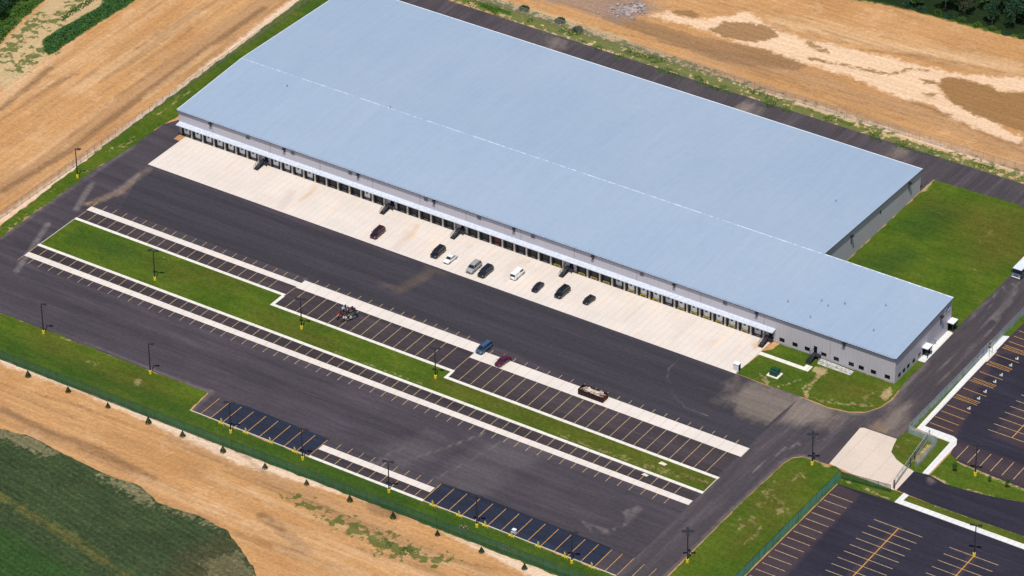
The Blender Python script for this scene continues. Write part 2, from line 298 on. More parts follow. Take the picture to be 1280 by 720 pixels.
road_poly = [(-16.5, YL), (-16.5, -16)]+PP([(960, 482.5), (985, 491), (1010, 500), (1035, 510), (1060, 515.5), (1080, 516), (1100, 510), (1115, 500), (1123, 490)])+[(1.2, 2), (1.2, 12), (1.1, 27), (1.0, 40), (1.0, 52), (.7, 66), (-.3, 77.5), (-4.5, 85.2), (-12, 88.6), (-36.8, 87.6), (-36.8, 81), (-240, 81), (-240, 99.3), (-100, 98.6), (-40, 99), (60, 99), (60, 89), (30, 89), (14.5, 84), (12.2, 74), (12.2, 0), (12.6, -15)]+PP([(1121.4, 549), (1080, 535), (1075, 536), (1035.6, 580.6), (1020, 576), (1003, 570.5), (990.3, 572), (979.4, 579), (957.5, 599.4), (920, 634.5), (834, 720)])+[(-9, -108), (-12, -125), (-16.5, -125)]
sheet('road', road_poly, .024, MAr, 1.3, dict(
   dust=[PP([(905, 500), (925, 478), (960, 482), (1010, 500), (1045, 512), (1060, 521), (1035, 533), (985, 528), (935, 521)]), PP([(1095, 540), (1112, 512), (1125, 500), (1138, 505), (1132, 535), (1118, 548)]), PP([(1125, 178), (1142, 183), (1130, 200), (1112, 196)]), PP([(690, 50), (712, 42), (705, 60), (690, 62)]), PP([(930, 130), (945, 135), (935, 145), (915, 140)])],
   scuff=[Ln(.2, [(1118, 516), (1140, 492), (1170, 464), (1210, 432), (1236, 400), (1256, 378), (1272, 362)]), Ln(.2, [(1132, 514), (1160, 488), (1190, 464), (1226, 428), (1250, 398)]), Ln(.2, [(1240, 372), (1256, 362), (1268, 366), (1262, 384), (1244, 400)]), Ln(.15, [(1250, 360), (1275, 352)]), Ln(.25, [(940, 590), (980, 560), (1030, 550)]), Ln(.2, [(960, 575), (1000, 552)]), Ln(.15, [(1210, 400), (1250, 375), (1275, 352)])],
   sand=[PP([(1085, 535), (1110, 545), (1100, 525)])], edge=[Ln(.5, [(834, 720), (920, 634.5), (957.5, 599.4), (979.4, 579), (990.3, 572), (1003, 570.5), (1020, 576)]), Ln(.7, [(1010, 500), (1060, 515.5), (1080, 516), (1115, 500), (1157, 453)]), Ln(.6, [(1205, 400), (1235, 372)])]))
MC_o = sheet('concrete_apron', rect(-216.3, -17.1, -34.6, .02), .034, MC, 1.3, dict(stain=[Ln(.5, [(395, 232), (385, 244), (375, 250)]), Ln(.5, [(522, 282), (516, 292), (508, 300)]), Ln(.35, [(652, 330), (662, 326)]), PP([(940, 430), (950, 425), (952, 436), (944, 440)])], tyre=[Ln(.3, [(300, 195), (282, 212)]), Ln(.3, [(431, 252), (414, 266)]), Ln(.35, [(590, 306), (575, 322)]), Ln(.3, [(742, 352), (716, 376)]), Ln(.3, [(806, 378), (780, 402)]), Ln(.35, [(868, 398), (842, 424)]), Ln(.3, [(905, 412), (884, 436)]), Ln(1.2, [(365, 240), (350, 262)]), Ln(1.0, [(510, 290), (490, 318)]), Ln(.8, [(632, 350), (640, 330), (655, 326)])]))
# stall paving, concrete dolly strips, kerbs
ZS = .030
sheet('stall_paving', rect(-215.8, -48.2, -149, -43.7), ZS, MAd); sheet('stall_paving', rect(-149, -53.6, -94, -44.1), ZS, MAd)
sheet('stall_paving', rect(-94, -56.5, -17, -46.5), ZS, MAd); sheet('stall_paving', rect(-215.8, -67.6, -17.3, -63.8), ZS, MAd)
sheet('stall_paving', rect(-102.8, -101.6, -70.4, -98), ZS, MAd)
sheet('new_paving', [(-132.3, YL), (-132.3, -93.8), (-128, -92.9), (-103, -93.3), (-102.9, YL)], ZS, MAb); sheet('new_paving', [(-70.3, YL), (-70.3, -93.6), (-60, -92.9), (-40, -93.2), (-23, -93.4), (-22.8, YL)], ZS, MAb)
for x0, y0, x1, y1 in ((-216, -43.7, -148.3, -41.7), (-148.3, -44.1, -94, -40.2), (-94, -46.4, -16.1, -42.3), (-216, -69.6, -16.7, -67.6), (-102.9, -98.1, -70.6, -96)):
    sheet('concrete_strip', rect(x0, y0, x1, y1), .042, MCs)

def mesh_obj(name, bm, mat, parent=None, smooth=False):
    me = bpy.data.meshes.new(name); bm.normal_update(); bm.to_mesh(me); bm.free()
    if mat: me.materials.append(mat)
    if smooth: me.polygons.foreach_set('use_smooth', [True]*len(me.polygons))
    o = bpy.data.objects.new(name, me); COL.objects.link(o)
    if parent: o.parent = parent
    return o
def box(bm, x0, y0, z0, x1, y1, z1):
    v = [bm.verts.new(q) for q in ((x0, y0, z0), (x1, y0, z0), (x1, y1, z0), (x0, y1, z0), (x0, y0, z1), (x1, y0, z1), (x1, y1, z1), (x0, y1, z1))]
    for f in ((0, 3, 2, 1), (4, 5, 6, 7), (0, 1, 5, 4), (1, 2, 6, 5), (2, 3, 7, 6), (3, 0, 4, 7)): bm.faces.new([v[i] for i in f])
def bxo(name, c, mat, parent=None, bev=0):
    bm = bmesh.new(); box(bm, *c)
    if bev: bmesh.ops.bevel(bm, geom=bm.edges[:], offset=bev, segments=2, affect='EDGES')
    return mesh_obj(name, bm, mat, parent)
def tube(bm, a, b, r0, r1=None, seg=8):
    a = Vector(a); b = Vector(b); r1 = r0 if r1 is None else r1; d = (b-a).normalized()
    u = d.orthogonal().normalized(); v = d.cross(u)
    A = [bm.verts.new(a+(u*math.cos(t)+v*math.sin(t))*r0) for t in [i*2*math.pi/seg for i in range(seg)]]
    B = [bm.verts.new(b+(u*math.cos(t)+v*math.sin(t))*r1) for t in [i*2*math.pi/seg for i in range(seg)]]
    for i in range(seg): bm.faces.new((A[i], A[(i+1) % seg], B[(i+1) % seg], B[i]))
    bm.faces.new(A[::-1]); bm.faces.new(B)
def prism(bm, poly, z0, z1):
    A = [bm.verts.new((x, y, z0)) for x, y in poly]; B = [bm.verts.new((x, y, z1)) for x, y in poly]; k = len(poly)
    for i in range(k): bm.faces.new((A[i], A[(i+1) % k], B[(i+1) % k], B[i]))
    bm.faces.new(A[::-1]); bm.faces.new(B); bmesh.ops.recalc_face_normals(bm, faces=bm.faces[:])
def empty(name, loc=(0, 0, 0), rz=0, label=None, cat=None, group=None):
    o = bpy.data.objects.new(name, None); COL.objects.link(o); o.location = loc; o.rotation_euler.z = rz
    o.empty_display_size = .5
    return tag(o, label, cat, group)
def tag(o, label, cat, group=None, kind=None):
    if label: o['label'] = label
    if cat: o['category'] = cat
    if group: o['group'] = group
    if kind: o['kind'] = kind
    return o
KIDS = {}
def dup(root, loc, rz=None, label=None, sc=None):
    r = root.copy(); COL.objects.link(r); r.location = loc
    if rz is not None: r.rotation_euler.z = rz
    if sc: r.scale = (sc, sc, sc)
    if label: r['label'] = label
    ch = KIDS.setdefault(root.name, [(c, [g for g in bpy.data.objects if g.parent == c]) for c in bpy.data.objects if c.parent == root])
    for c, gs in ch:
        n_ = c.copy(); COL.objects.link(n_); n_.parent = r
        for g in gs:
            h = g.copy(); COL.objects.link(h); h.parent = n_
    return r

# kerbs
bm = bmesh.new()
for c in ((-215.9, -49, -148.6, -48.1), (-149.2, -53.2, -148.3, -49), (-149.2, -54.1, -93.6, -53.2), (-94.3, -56.3, -93.5, -54.1), (-94.3, -57.2, -16.1, -56.3),
          (-216.2, -64.1, -16.2, -63.2), (-103, -102.1, -70, -101.3)): box(bm, c[0], c[1], .0, c[2], c[3], .14)
structure(mesh_obj('kerb', bm, MCk))
bm = bmesh.new()
for c in ((-138.5, -101.9, -103.05, -101.6), (-69.95, -101.9, -16.6, -101.6), (-216.0, -63.1, -215.75, -49.05), (-16.45, -63.1, -16.2, -57.3)): box(bm, *c[:2], 0, *c[2:], .13)
structure(mesh_obj('kerb', bm, concrete('worn_kerb', (.50, .44, .34, 1), (.3, .27, .2, 1), 0, 0, 3)))
# lawns
zg = .05
sheet('lawn', [(-215.7, -63.2), (-16.5, -63.2), (-16.5, -57.1), (-94.1, -57.1), (-94.1, -54.1), (-149.1, -54.1), (-149.1, -49), (-215.7, -49)], zg, ML, 1.3,
   dict(bare=[Ln(-.1, [(350, 380), (360, 400)])], scrape=[Ln(.1, [(205, 320), (240, 325)]), Ln(.25, [(700, 545), (800, 580), (890, 605)]), Ln(.1, [(410, 440), (520, 480)])], browned=[PP([(200, 330), (280, 340), (300, 355), (220, 345)]), PP([(560, 470), (900, 600), (880, 612), (540, 480)]), PP([(330, 390), (420, 430), (400, 440), (330, 410)])], deep=[PP([(90, 290), (170, 310), (200, 330), (130, 320)])]))
sheet('lawn', [(-330, -93.4), (-139.4, -93.4), (-138.5, -101.9), (-16.5, -101.9), (-16.5, -109), (-330, -109.8)], zg, ML, 1.3,
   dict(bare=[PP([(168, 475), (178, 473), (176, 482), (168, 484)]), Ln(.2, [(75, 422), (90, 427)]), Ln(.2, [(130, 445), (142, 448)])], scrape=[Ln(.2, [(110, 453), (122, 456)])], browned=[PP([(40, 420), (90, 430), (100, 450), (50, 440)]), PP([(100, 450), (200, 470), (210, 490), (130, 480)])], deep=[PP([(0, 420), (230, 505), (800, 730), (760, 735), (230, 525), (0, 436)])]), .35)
sheet('lawn', [(-232, -110), (-226.6, -110), (-226.6, -43), (-226.8, -28), (-225.6, -11.5), (-225.2, 1.7), (-222, 8), (-218.8, 10), (-218.8, 81), (-218.8, 98), (-232, 98)] if False else PP([(-60, 334), (0, 297), (70, 247), (113, 215), (167, 182), (205, 155), (222, 146), (240, 133), (300, 88), (420, -5), (470, -40), (430, -45), (375, 0), (320, 42), (140, 175), (0, 283), (-60, 330)]), zg, ML, 1.3,
   dict(bare=[Ln(.25, [(195, 144), (204, 140), (215, 133), (222, 122), (238, 115)]), Ln(.35, [(102, 213), (112, 216)]), Ln(.2, [(64, 240), (70, 236)]), Ln(.3, [(135, 190), (140, 185)])], scrape=[Ln(.2, [(0, 290), (60, 255)]), Ln(.2, [(150, 185), (170, 172)])], deep=[Ln(1, [(240, 125), (410, -5)])]), .4)
sheet('lawn', [(-36.7, 29.2), (-.2, 29.2), (0, 27.6), (1.4, 27.6), (1.5, 40), (1.6, 52), (1.3, 66), (.4, 78), (-4, 85.8), (-12, 89.3), (-36.7, 88.2)], zg, ML, 1.3,
   dict(bare=[PP([(1150, 228), (1160, 222), (1168, 224), (1158, 238), (1150, 242)]), Ln(.15, [(1170, 222), (1195, 228)]), Ln(.15, [(1215, 236), (1222, 234)]), Ln(.15, [(1247, 312), (1250, 314)]), Ln(.2, [(1218, 337), (1224, 338)])], scrape=[Ln(.2, [(1150, 230), (1170, 222)]), Ln(.1, [(1225, 300), (1240, 290)])],
        browned=[PP([(1140, 250), (1290, 265), (1290, 330), (1220, 330), (1190, 280)])], deep=[PP([(1110, 280), (1180, 255), (1200, 270), (1150, 305)]), PP([(1070, 330), (1130, 305), (1150, 320), (1110, 350)])]), .2)
lawn_off = PP([(919.5, 466.5), (945, 446.5), (949, 444)])+[(-34.4, -5), (-32.6, -3.2), (-32.3, -.05), (-.02, -.05), (.02, 11.9), (1.8, 11.9), (1.8, 2)]+PP([(1120, 492.5), (1113, 500), (1100, 509), (1080, 515), (1060, 514.5), (1035, 509), (1010, 499), (985, 490), (960, 481.5)])
sheet('lawn', lawn_off, zg, ML, .8,
   dict(bare=[PP([(1020, 458), (1035, 462), (1030, 470), (1014, 464)]), Ln(.28, [(1029, 468), (1015, 478), (1004, 486)]), Ln(.25, [(1024, 466), (1014, 482), (1008, 490)]), Ln(.2, [(972, 483), (985, 480), (1000, 474)]), PP([(1104, 490), (1112, 484), (1116, 492), (1108, 502), (1100, 496)]), Ln(.15, [(1090, 492), (1104, 487)]), Ln(.15, [(1035, 503), (1060, 506), (1080, 507)]), Ln(.5, [(1008, 490), (1008, 497)]), Ln(.3, [(955, 475), (960, 480)])],
        scrape=[Ln(.3, [(950, 470), (962, 478)]), Ln(.2, [(1020, 500), (1090, 508)]), Ln(.15, [(1080, 505), (1084, 495)])], browned=[PP([(1035, 470), (1100, 485), (1080, 505), (1030, 495)])], deep=[PP([(940, 455), (980, 470), (960, 470)])]), .15)
sheet('lawn', PP([(834, 722), (920, 635.5), (957.5, 600.4), (979.4, 580), (990.3, 573), (1003, 571.5), (1020, 577), (1034, 581.5), (1045, 583), (1052, 589), (1049, 602), (1046, 605), (928, 722), (880, 770), (780, 775)]), zg, ML, .9,
   dict(bare=[Ln(.25, [(990, 603), (996, 596), (1004, 591)]), Ln(.2, [(1004, 592), (1006, 598)]), PP([(970, 636), (978, 634), (980, 640), (972, 644)]), PP([(1027, 579), (1038, 582), (1036, 586), (1028, 583)]), Ln(.25, [(930, 680), (944, 670), (952, 658)])],
        scrape=[Ln(.1, [(915, 655), (930, 650), (945, 655)]), Ln(.1, [(920, 665), (940, 648)]), Ln(.1, [(950, 632), (965, 625)]), Ln(.2, [(965, 615), (985, 640)]), Ln(.1, [(955, 620), (965, 605)])], browned=[PP([(950, 610), (1000, 590), (990, 640), (920, 690)])]), .15)
# gate area: pad, entrance drive, verges, car parks
sheet('verge', PP([(1049, 589), (1080, 599), (1118, 613), (1134.7, 619), (1128, 628), (1118, 628), (1047, 605)]), .047, ML, .8, dict(bare=[Ln(.35, [(1082, 611), (1100, 620), (1110, 624)])], scrape=[Ln(.1, [(1050, 598), (1060, 602)])]))
sheet('verge', PP([(1121, 549), (1137, 536), (1188, 553), (1187.5, 553.5), (1153, 592), (1143, 589.5), (1131.6, 583), (1120.6, 574.5), (1114, 565), (1117, 557)]), .047, ML, .8, dict(bare=[Ln(.15, [(1134, 550), (1153, 556)]), PP([(1140, 575), (1160, 556), (1168, 554), (1150, 580)]), Ln(.2, [(1121, 557), (1123, 559)])], browned=[PP([(1118, 552), (1140, 556), (1140, 575), (1120, 570)])]))
sheet('verge', PP([(1135, 537), (1145, 536), (1156, 524), (1250, 424), (1262, 421), (1300, 385), (1300, 372), (1276, 394), (1240, 430)]), .047, ML, .8, dict(bare=[PP([(1240, 424), (1250, 420), (1248, 430), (1236, 434)])]))
sheet('verge', PP([(1162, 594), (1188, 567), (1199, 578), (1240, 595), (1280, 611), (1340, 636), (1340, 648), (1280, 628), (1236, 620), (1205, 612), (1181.5, 605)]), .047, ML, .8, dict(bare=[Ln(.4, [(1199, 578), (1215, 585), (1240, 597), (1285, 614)]), PP([(1162, 594), (1180, 600), (1186, 607), (1168, 600)]), Ln(.2, [(1205, 611), (1240, 620)])]), .1)
sheet('verge', PP([(1136, 620), (1169, 632), (1218, 649.4), (1280, 670.5), (1340, 690), (1340, 702), (1280, 682), (1129, 626)]), .047, ML, .8, dict(browned=[Ln(.6, [(1136, 622), (1280, 677)])], bare=[Ln(.12, [(1169, 632), (1280, 670)])]))
sheet('gate_pad', PP([(1075, 535), (1080, 534.8), (1121.4, 549), (1117, 557.5), (1114, 565), (1120.6, 574), (1131.6, 582.5), (1142.5, 589), (1120.6, 612.5), (1116, 612.6), (1080, 599.5), (1036.8, 579.5)]), .038, MCp)
sheet('entrance_drive', PP([(1142.5, 589), (1153, 592), (1162, 594), (1181.5, 605), (1205, 612), (1236, 620), (1280, 628), (1350, 646), (1350, 694), (1280, 670.5), (1218, 649.4), (1169, 632), (1134.7, 618.5), (1120.6, 612.5)]), .036, MAl, 1.3, dict(dust=[PP([(1160, 596), (1170, 600), (1164, 606), (1158, 600)])]))
sheet('car_park', PP([(1262, 421), (1156, 533), (1194, 548), (1196, 552), (1188, 567), (1199, 578), (1240, 595), (1280, 611), (1400, 660), (1500, 500), (1330, 350)]), .036, MAl, 1.3,
   dict(brown=[PP([(1262, 421), (1156, 533), (1196, 549), (1196, 538), (1208, 520), (1215, 500)]), PP([(1196, 552), (1188, 567), (1199, 578), (1290, 613), (1300, 590), (1210, 555)]), PP([(1180, 500), (1210, 518), (1196, 545), (1158, 531)]), PP([(1240, 545), (1282, 562), (1282, 500), (1262, 518)]), PP([(1240, 440), (1262, 421), (1300, 380), (1300, 440), (1290, 445)])]))
sheet('car_park', PP([(1047.5, 605), (1118, 628), (1280, 687), (1350, 712), (1350, 800), (850, 800), (930, 722)]), .036, MAl, 1.3,
   dict(brown=[PP([(1047.5, 605), (1075, 618), (960, 745), (905, 745)]), Ln(1.0, [(1122.5, 661.3), (1050, 735)]), Ln(1.0, [(1217.5, 695), (1170, 745)])]))
MCw2 = MCw
bm = bmesh.new(); prism(bm, PP([(1252.5, 420), (1262, 421), (1156, 533), (1192, 546), (1196.3, 549.5), (1195.5, 556.5), (1160.5, 593.7), (1153, 591.7), (1187.5, 553.5), (1145.5, 536.5)]), 0, .15); structure(mesh_obj('pavement', bm, MCw))
bm = bmesh.new(); prism(bm, PP([(1130, 616.5), (1136, 619.7), (1129, 626), (1340, 702.5), (1340, 709), (1118, 628)]), 0, .15); structure(mesh_obj('pavement', bm, MCw))
bm = bmesh.new(); prism(bm, [(-34.5, -6.9), (-20.4, -6.9), (-20.4, -4.4), (-22.2, -4.4), (-22.2, -5.6), (-34.5, -5.6)], 0, .12); structure(mesh_obj('pavement', bm, MCk))
bm = bmesh.new(); prism(bm, [(.03, 12), (1.9, 12), (1.7, 27.4), (.03, 27.4)], 0, .12); structure(mesh_obj('pavement', bm, MCw))

# painted lines
def paint(name, segs, mat, z=.055, wd=.15):
    bm = bmesh.new()
    for a, b in segs:
        a = Vector(a); b = Vector(b); d = (b-a).normalized()*wd/2; q = Vector((-d.y, d.x))
        bm.faces.new([bm.verts.new((p.x, p.y, z)) for p in (a-q, b-q, b+q, a+q)])
    bmesh.ops.recalc_face_normals(bm, faces=bm.faces[:])
    return structure(mesh_obj(name, bm, mat))
def rng_x(a, b, s):
    out = []
    while a < b+.01: out.append(a); a += s
    return out
low = rng_x(-216, -19, 3.235)
paint('stall_lines', [((x, -67.6), (x, -64.1)) for x in low]+[((x, -72.1), (x, -69.65)) for x in low], MP)
u1 = rng_x(-215.7, -152, 3.235)
paint('stall_lines', [((x, -48.1), (x, -43.7)) for x in u1]+[((x, -41.6), (x, -39.4)) for x in rng_x(-215.7, -149, 3.235)]+[((-148.6, -49), (-148.4, -44.1))], MP)
u2 = rng_x(-145.3, -96, 3.31)
paint('stall_lines', [((x, -53.1), (x, -44.1)) for x in u2]+[((x, -40.1), (x, -38.4)) for x in u2]+[((-94, -54), (-94, -46.4))], MP)
u3 = rng_x(-90.6, -18.5, 3.36)
paint('stall_lines', [((x, -56.3), (x, -46.4)) for x in u3]+[((x, -42.2), (x, -40.6)) for x in u3], MP)
b1 = [-135.4, -132.3]+rng_x(-128.75, -102, 3.66); b2 = rng_x(-70.2, -22, 3.66)+[-19.7, -16.6]
paint('stall_lines', [((x, -101.5), (x, -93.9)) for x in b1+b2], MPo, .056, .16)
paint('stall_lines', [((x, -101.2), (x, -98.1)) for x in rng_x(-99.3, -71, 3.3)]+[((x, -95.9), (x, -93.6)) for x in rng_x(-99.3, -71, 3.3)], MP)
paint('stall_lines', [((x, -101.7), (x, -94.5)) for x in (-13.4, -10.2)]+[((x, -107), (x, -101.7)) for x in (-13.4,)], MP)
# car park, upper
segs = [((15, y), (21.5, y-.2)) for y in (-9.7, -6.8, -3.9, -.9, 7.5, 15.9, 24.6, 31.5, 34.2, 37)]
paint('bay_lines', segs, MPo, .056, .16)
hz = []
for y in (3.5, 12.0, 20.4, 28.8):
    hz += [((14.8, y-.75), (21.3, y-.75)), ((14.8, y+.75), (21.3, y+.75))]
    for i in range(9): x = 15+.7*i; hz += [((x, y-.72), (x+.7, y+.72))]
paint('hatched_bays', hz, MPo, .057, .12)
def wheelchair(x, y, s=.72):
    out = []; c = lambda t, r: (x+r*math.cos(t)*s, y+r*math.sin(t)*s)
    pts = [c(R(t), .45) for t in range(-200, 61, 29)]; out += list(zip(pts, pts[1:]))
    out += [((x-.1*s, y+.9*s), (x-.05*s, y)), ((x-.05*s, y+.05*s), (x+.4*s, y)), ((x+.4*s, y), (x+.6*s, y-.5*s)), ((x-.08*s, y+.45*s), (x+.3*s, y+.42*s)), ((x-.22*s, y+1.08*s), (x+.05*s, y+1.08*s))]
    return out
ws = []
for y in (.6, 5.6, 9.0, 14.0, 17.4, 22.4, 25.8): ws += wheelchair(20.2, y)
paint('wheelchair_symbols', ws, MPw, .058, .15)
sp = rng_x(-4.7, 40, 2.87)
paint('bay_lines', [((28.2, y), (41, y)) for y in sp], MP, .056, .17); paint('bay_lines', [((34.6, -4.7), (34.6, 42))], MPo, .058, .22)
paint('bay_lines', [((x, -19.6), (x, -13.3)) for x in rng_x(27.4, 60, 3.05)], MP, .056, .17)
# car park, lower
paint('bay_lines', [((9, y), (15.1, y)) for y in rng_x(-108, -45.2, 2.86)], MP, .056, .17)
for x0, x1, xm in ((22.6, 35.4, 29.1), (42.5, 55.1, 48.8)):
    paint('bay_lines', [((x0, y), (x1, y)) for y in rng_x(-51.1-20*2.86, -51, 2.86)], MP, .056, .17); paint('bay_lines', [((xm, -108), (xm, -51.1))], MPo, .058, .24)

# ------------------------------------------------------------------ warehouse
def wallmat(name, base):
    n = N(name); xyz = n.sep()
    fx = n.math('PINGPONG', n.math('ADD', xyz[0], xyz[1]), .55)
    c = n.mix(n.ss(n.noise(.25, 4, .6, (1, 1, .25)), .35, .7, 0, .35), base, tuple(k*.86 for k in base[:3])+(1,))
    c = n.mix(n.ss(fx, .46, .53, 0, .18), c, tuple(k*.6 for k in base[:3])+(1,))
    return n.done(c, .55, .35, .0, bump=n.ss(fx, .4, .53), bstr=.5, bdist=.05)
MW = wallmat('ribbed_wall_panel', (.50, .47, .515, 1))
n = N('roof_metal'); xyz = n.sep()
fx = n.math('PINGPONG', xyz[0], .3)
c = n.mix(n.ss(n.noise(.02, 5, .6), .3, .7), (.272, .352, .470, 1), (.298, .372, .476, 1))  # blue of the reflected sky is put into the metal's base colour
c = n.mix(n.ss(n.noise(.09, 6, .6, (1, .25, 1), 6), .4, .75, 0, .35), c, (.325, .395, .475, 1))
c = n.mix(n.ss(n.noise(.4, 5, .6, (1, .1, 1), 9), .5, .8, 0, .2), c, (.235, .315, .455, 1))
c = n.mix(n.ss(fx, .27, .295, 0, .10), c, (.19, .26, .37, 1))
c = n.val(c, n.ss(n.noise(1.0, 2, .5, (1.1, .035, 1), 61), .35, .65, .985, 1.015)); c = n.val(c, n.ss(n.noise(.55, 7, .75, None, 71), .35, .65, .98, 1.02))
lap = n.math('PINGPONG', xyz[1], 6.1); c = n.mix(n.ss(lap, 6.0, 6.08, 0, .16), c, (.40, .46, .54, 1))
MR = n.done(c, .5, .4, .0, bump=n.ss(fx, .24, .3), bstr=.35, bdist=.05)
MT = plain('white_trim', (.74, .77, .80, 1), .5); MGt = plain('dark_gutter', (.035, .035, .045, 1), .5); MBk = plain('black_rubber', (.012, .012, .014, 1), .8)
MDk = plain('charcoal_steel', (.025, .026, .035, 1), .5); MDr = plain('dock_door_white', (.78, .80, .82, 1), .5, .4, 0, .1, 3); MDd = plain('dock_door_dark_grey', (.030, .033, .040, 1), .6)  # dark dock doors share one even dark grey
MY = plain('safety_yellow', (.72, .56, .035, 1), .55, .4, 0, .1); MGl = plain('dark_window_glass', (.006, .007, .010, 1), .2, .25, 0, .05); MGr = plain('galvanised_grey', (.34, .35, .37, 1), .45, .5, .3)
MWp = plain('warm_grey_wall', (.33, .32, .33, 1), .7); MRust = plain('rusty_red', (.12, .02, .015, 1), .7)
XL, XM, YR, YK, ZE, ZR, ZB = -218.6, -36.8, 29.0, 81.0, 7.6, 9.1, 7.0
wh = empty('warehouse', (0, 0, 0), 0, 'very long low warehouse with pale blue metal roof and a row of loading docks', 'warehouse')
def facewall(name, pts, mat, parent=wh):
    bm = bmesh.new(); bm.faces.new([bm.verts.new(p) for p in pts]); return mesh_obj(name, bm, mat, parent)
def solid_ring(name, outline, parent, mat):
    "closed wall shell: outline of (x, y, ztop)"
    bm = bmesh.new(); k = len(outline)
    A = [bm.verts.new((x, y, 0)) for x, y, z in outline]; B = [bm.verts.new((x, y, z)) for x, y, z in outline]
    for i in range(k): bm.faces.new((A[i], A[(i+1) % k], B[(i+1) % k], B[i]))
    bm.faces.new(A[::-1]); bmesh.ops.recalc_face_normals(bm, faces=bm.faces[:]); return mesh_obj(name, bm, mat, parent)
e = .05
solid_ring('wall', [(XL, 0, ZE-e), (0, 0, ZE-e), (0, YR, ZR-e), (XM, YR, ZR-e), (XM, YK, ZB-e), (XL, YK, ZB-e), (XL, YR, ZR-e)], wh, MW)
def slab(name, q, t, mat, parent=wh):
    bm = bmesh.new(); A = [bm.verts.new(p) for p in q]; B = [bm.verts.new((p[0], p[1], p[2]-t)) for p in q]; k = len(q)
    bm.faces.new(A); bm.faces.new(B[::-1])
    for i in range(k): bm.faces.new((A[i], B[i], B[(i+1) % k], A[(i+1) % k]))
    bmesh.ops.recalc_face_normals(bm, faces=bm.faces[:]); return mesh_obj(name, bm, mat, parent)
o1 = .25
slab('roof', [(XL-o1, -o1, ZE), (o1, -o1, ZE), (o1, YR, ZR), (XL-o1, YR, ZR)], .12, MR)
slab('roof', [(XL-o1, YR+.01, ZR), (XM+o1, YR+.01, ZR), (XM+o1, YK+o1, ZB), (XL-o1, YK+o1, ZB)], .12, MR)
bm = bmesh.new()
tube(bm, (XL-o1, YR, ZR+.01), (o1, YR, ZR+.01), .10, seg=6)
mesh_obj('ridge_cap', bm, plain('ridge_metal', (.46, .55, .66, 1), .5, .4, 0, .4, .8), wh)
bm = bmesh.new(); box(bm, XL-o1, -o1-.18, ZE-.26, o1, -o1-.02, ZE-.06); gut = mesh_obj('gutter', bm, MGt, wh)
bm = bmesh.new()
prev = None
for i, x in enumerate(np.arange(XL, 0, .42)):
    zz = ZE+(.09 if i % 2 else .005); A = [bm.verts.new(q) for q in ((x, -o1-.3, zz-.1), (x, -o1-.3, zz), (x, -o1+.35, zz))]
    if prev: bm.faces.new((prev[0], A[0], A[1], prev[1])); bm.faces.new((prev[1], A[1], A[2], prev[2]))
    prev = A
mesh_obj('ribbed_drip_edge', bm, plain('drip_metal', (.26, .32, .42, 1), .5), gut)
bm = bmesh.new()
def edge(bm, a, b, r=.09): tube(bm, a, b, r, seg=6)
edge(bm, (o1+.08, -o1, ZE-.05), (o1+.08, YR, ZR-.05)); mesh_obj('rake_trim', bm, MGt, wh); bm = bmesh.new(); edge(bm, (XM+o1+.08, YR, ZR-.05), (XM+o1+.08, YK, ZB-.05)); mesh_obj('rake_trim', bm, MGt, wh)
bm = bmesh.new(); edge(bm, (XL-o1-.05, -o1, ZE), (XL-o1-.05, YR, ZR)); edge(bm, (XL-o1-.05, YR, ZR), (XL-o1-.05, YK, ZB)); edge(bm, (XL, YK+o1+.06, ZB), (XM+o1, YK+o1+.06, ZB)); edge(bm, (XM+o1+.2, YR+.12, ZR+.02), (o1, YR+.12, ZR+.02), .1)
mesh_obj('eave_trim', bm, MT, wh)
for x in (-207.2, -188.2, -172, -155.2, -140.2, -125.8, -109, -92.7, -74, -55.2, -37, -18.1):
    bxo('panel_joint', (x-.07, -.05, 4.1 if x < -34 else .1, x+.07, .01, ZE-.3), MWp, wh)
bm = bmesh.new(); box(bm, XL, -.03, 0, 0, .01, .35)
mesh_obj('base_course', bm, MWp, wh)
# canopy over the docks
slab('dock_canopy', [(-218.4, -1.75, 3.78), (-33.6, -1.75, 3.78), (-33.6, 0, 4.0), (-218.4, 0, 4.0)], .18, plain('canopy_sheet', (.50, .54, .61, 1), .5))
# dock doors
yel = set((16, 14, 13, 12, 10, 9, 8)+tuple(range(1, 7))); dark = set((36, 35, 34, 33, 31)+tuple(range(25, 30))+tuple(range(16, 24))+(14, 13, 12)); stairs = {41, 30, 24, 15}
def dock_mesh(kind):
    bm = bmesh.new(); box(bm, -.98, -.16, .75, .98, -.05, 3.3)
    for z in (1.3, 1.85, 2.4, 2.95): box(bm, -.99, -.175, z, .99, -.161, z+.05)
    return bm
fr = bmesh.new(); box(fr, -1.40, -.55, .25, -1.02, -.01, 3.55); box(fr, 1.02, -.45, .25, 1.40, -.01, 3.55); box(fr, -1.42, -.66, 3.1, 1.42, -.01, 3.6)
frm = mesh_obj('door_seal', fr, MBk); FR = frm.data; bpy.data.objects.remove(frm)
b_ = bmesh.new(); box(b_, -1.05, -.42, .25, -.65, -.01, .72); box(b_, .65, -.42, .25, 1.05, -.01, .72); box(b_, -.99, -.3, .55, .99, -.015, .74)
def bump_mesh(mt):
    q = mesh_obj('dock_bumper', b_.copy(), mt); d = q.data; bpy.data.objects.remove(q); return d
BY, BB = bump_mesh(MY), bump_mesh(MDk)
g_ = bmesh.new(); box(g_, -.42, -.20, 1.9, .15, -.18, 2.35); q = mesh_obj('door_window', g_, MGl); GW = q.data; bpy.data.objects.remove(q)
doors = {}
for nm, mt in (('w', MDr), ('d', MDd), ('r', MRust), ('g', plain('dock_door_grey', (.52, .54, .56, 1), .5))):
    q = mesh_obj('dock_door', dock_mesh(nm), mt); doors[nm] = q.data; bpy.data.objects.remove(q)
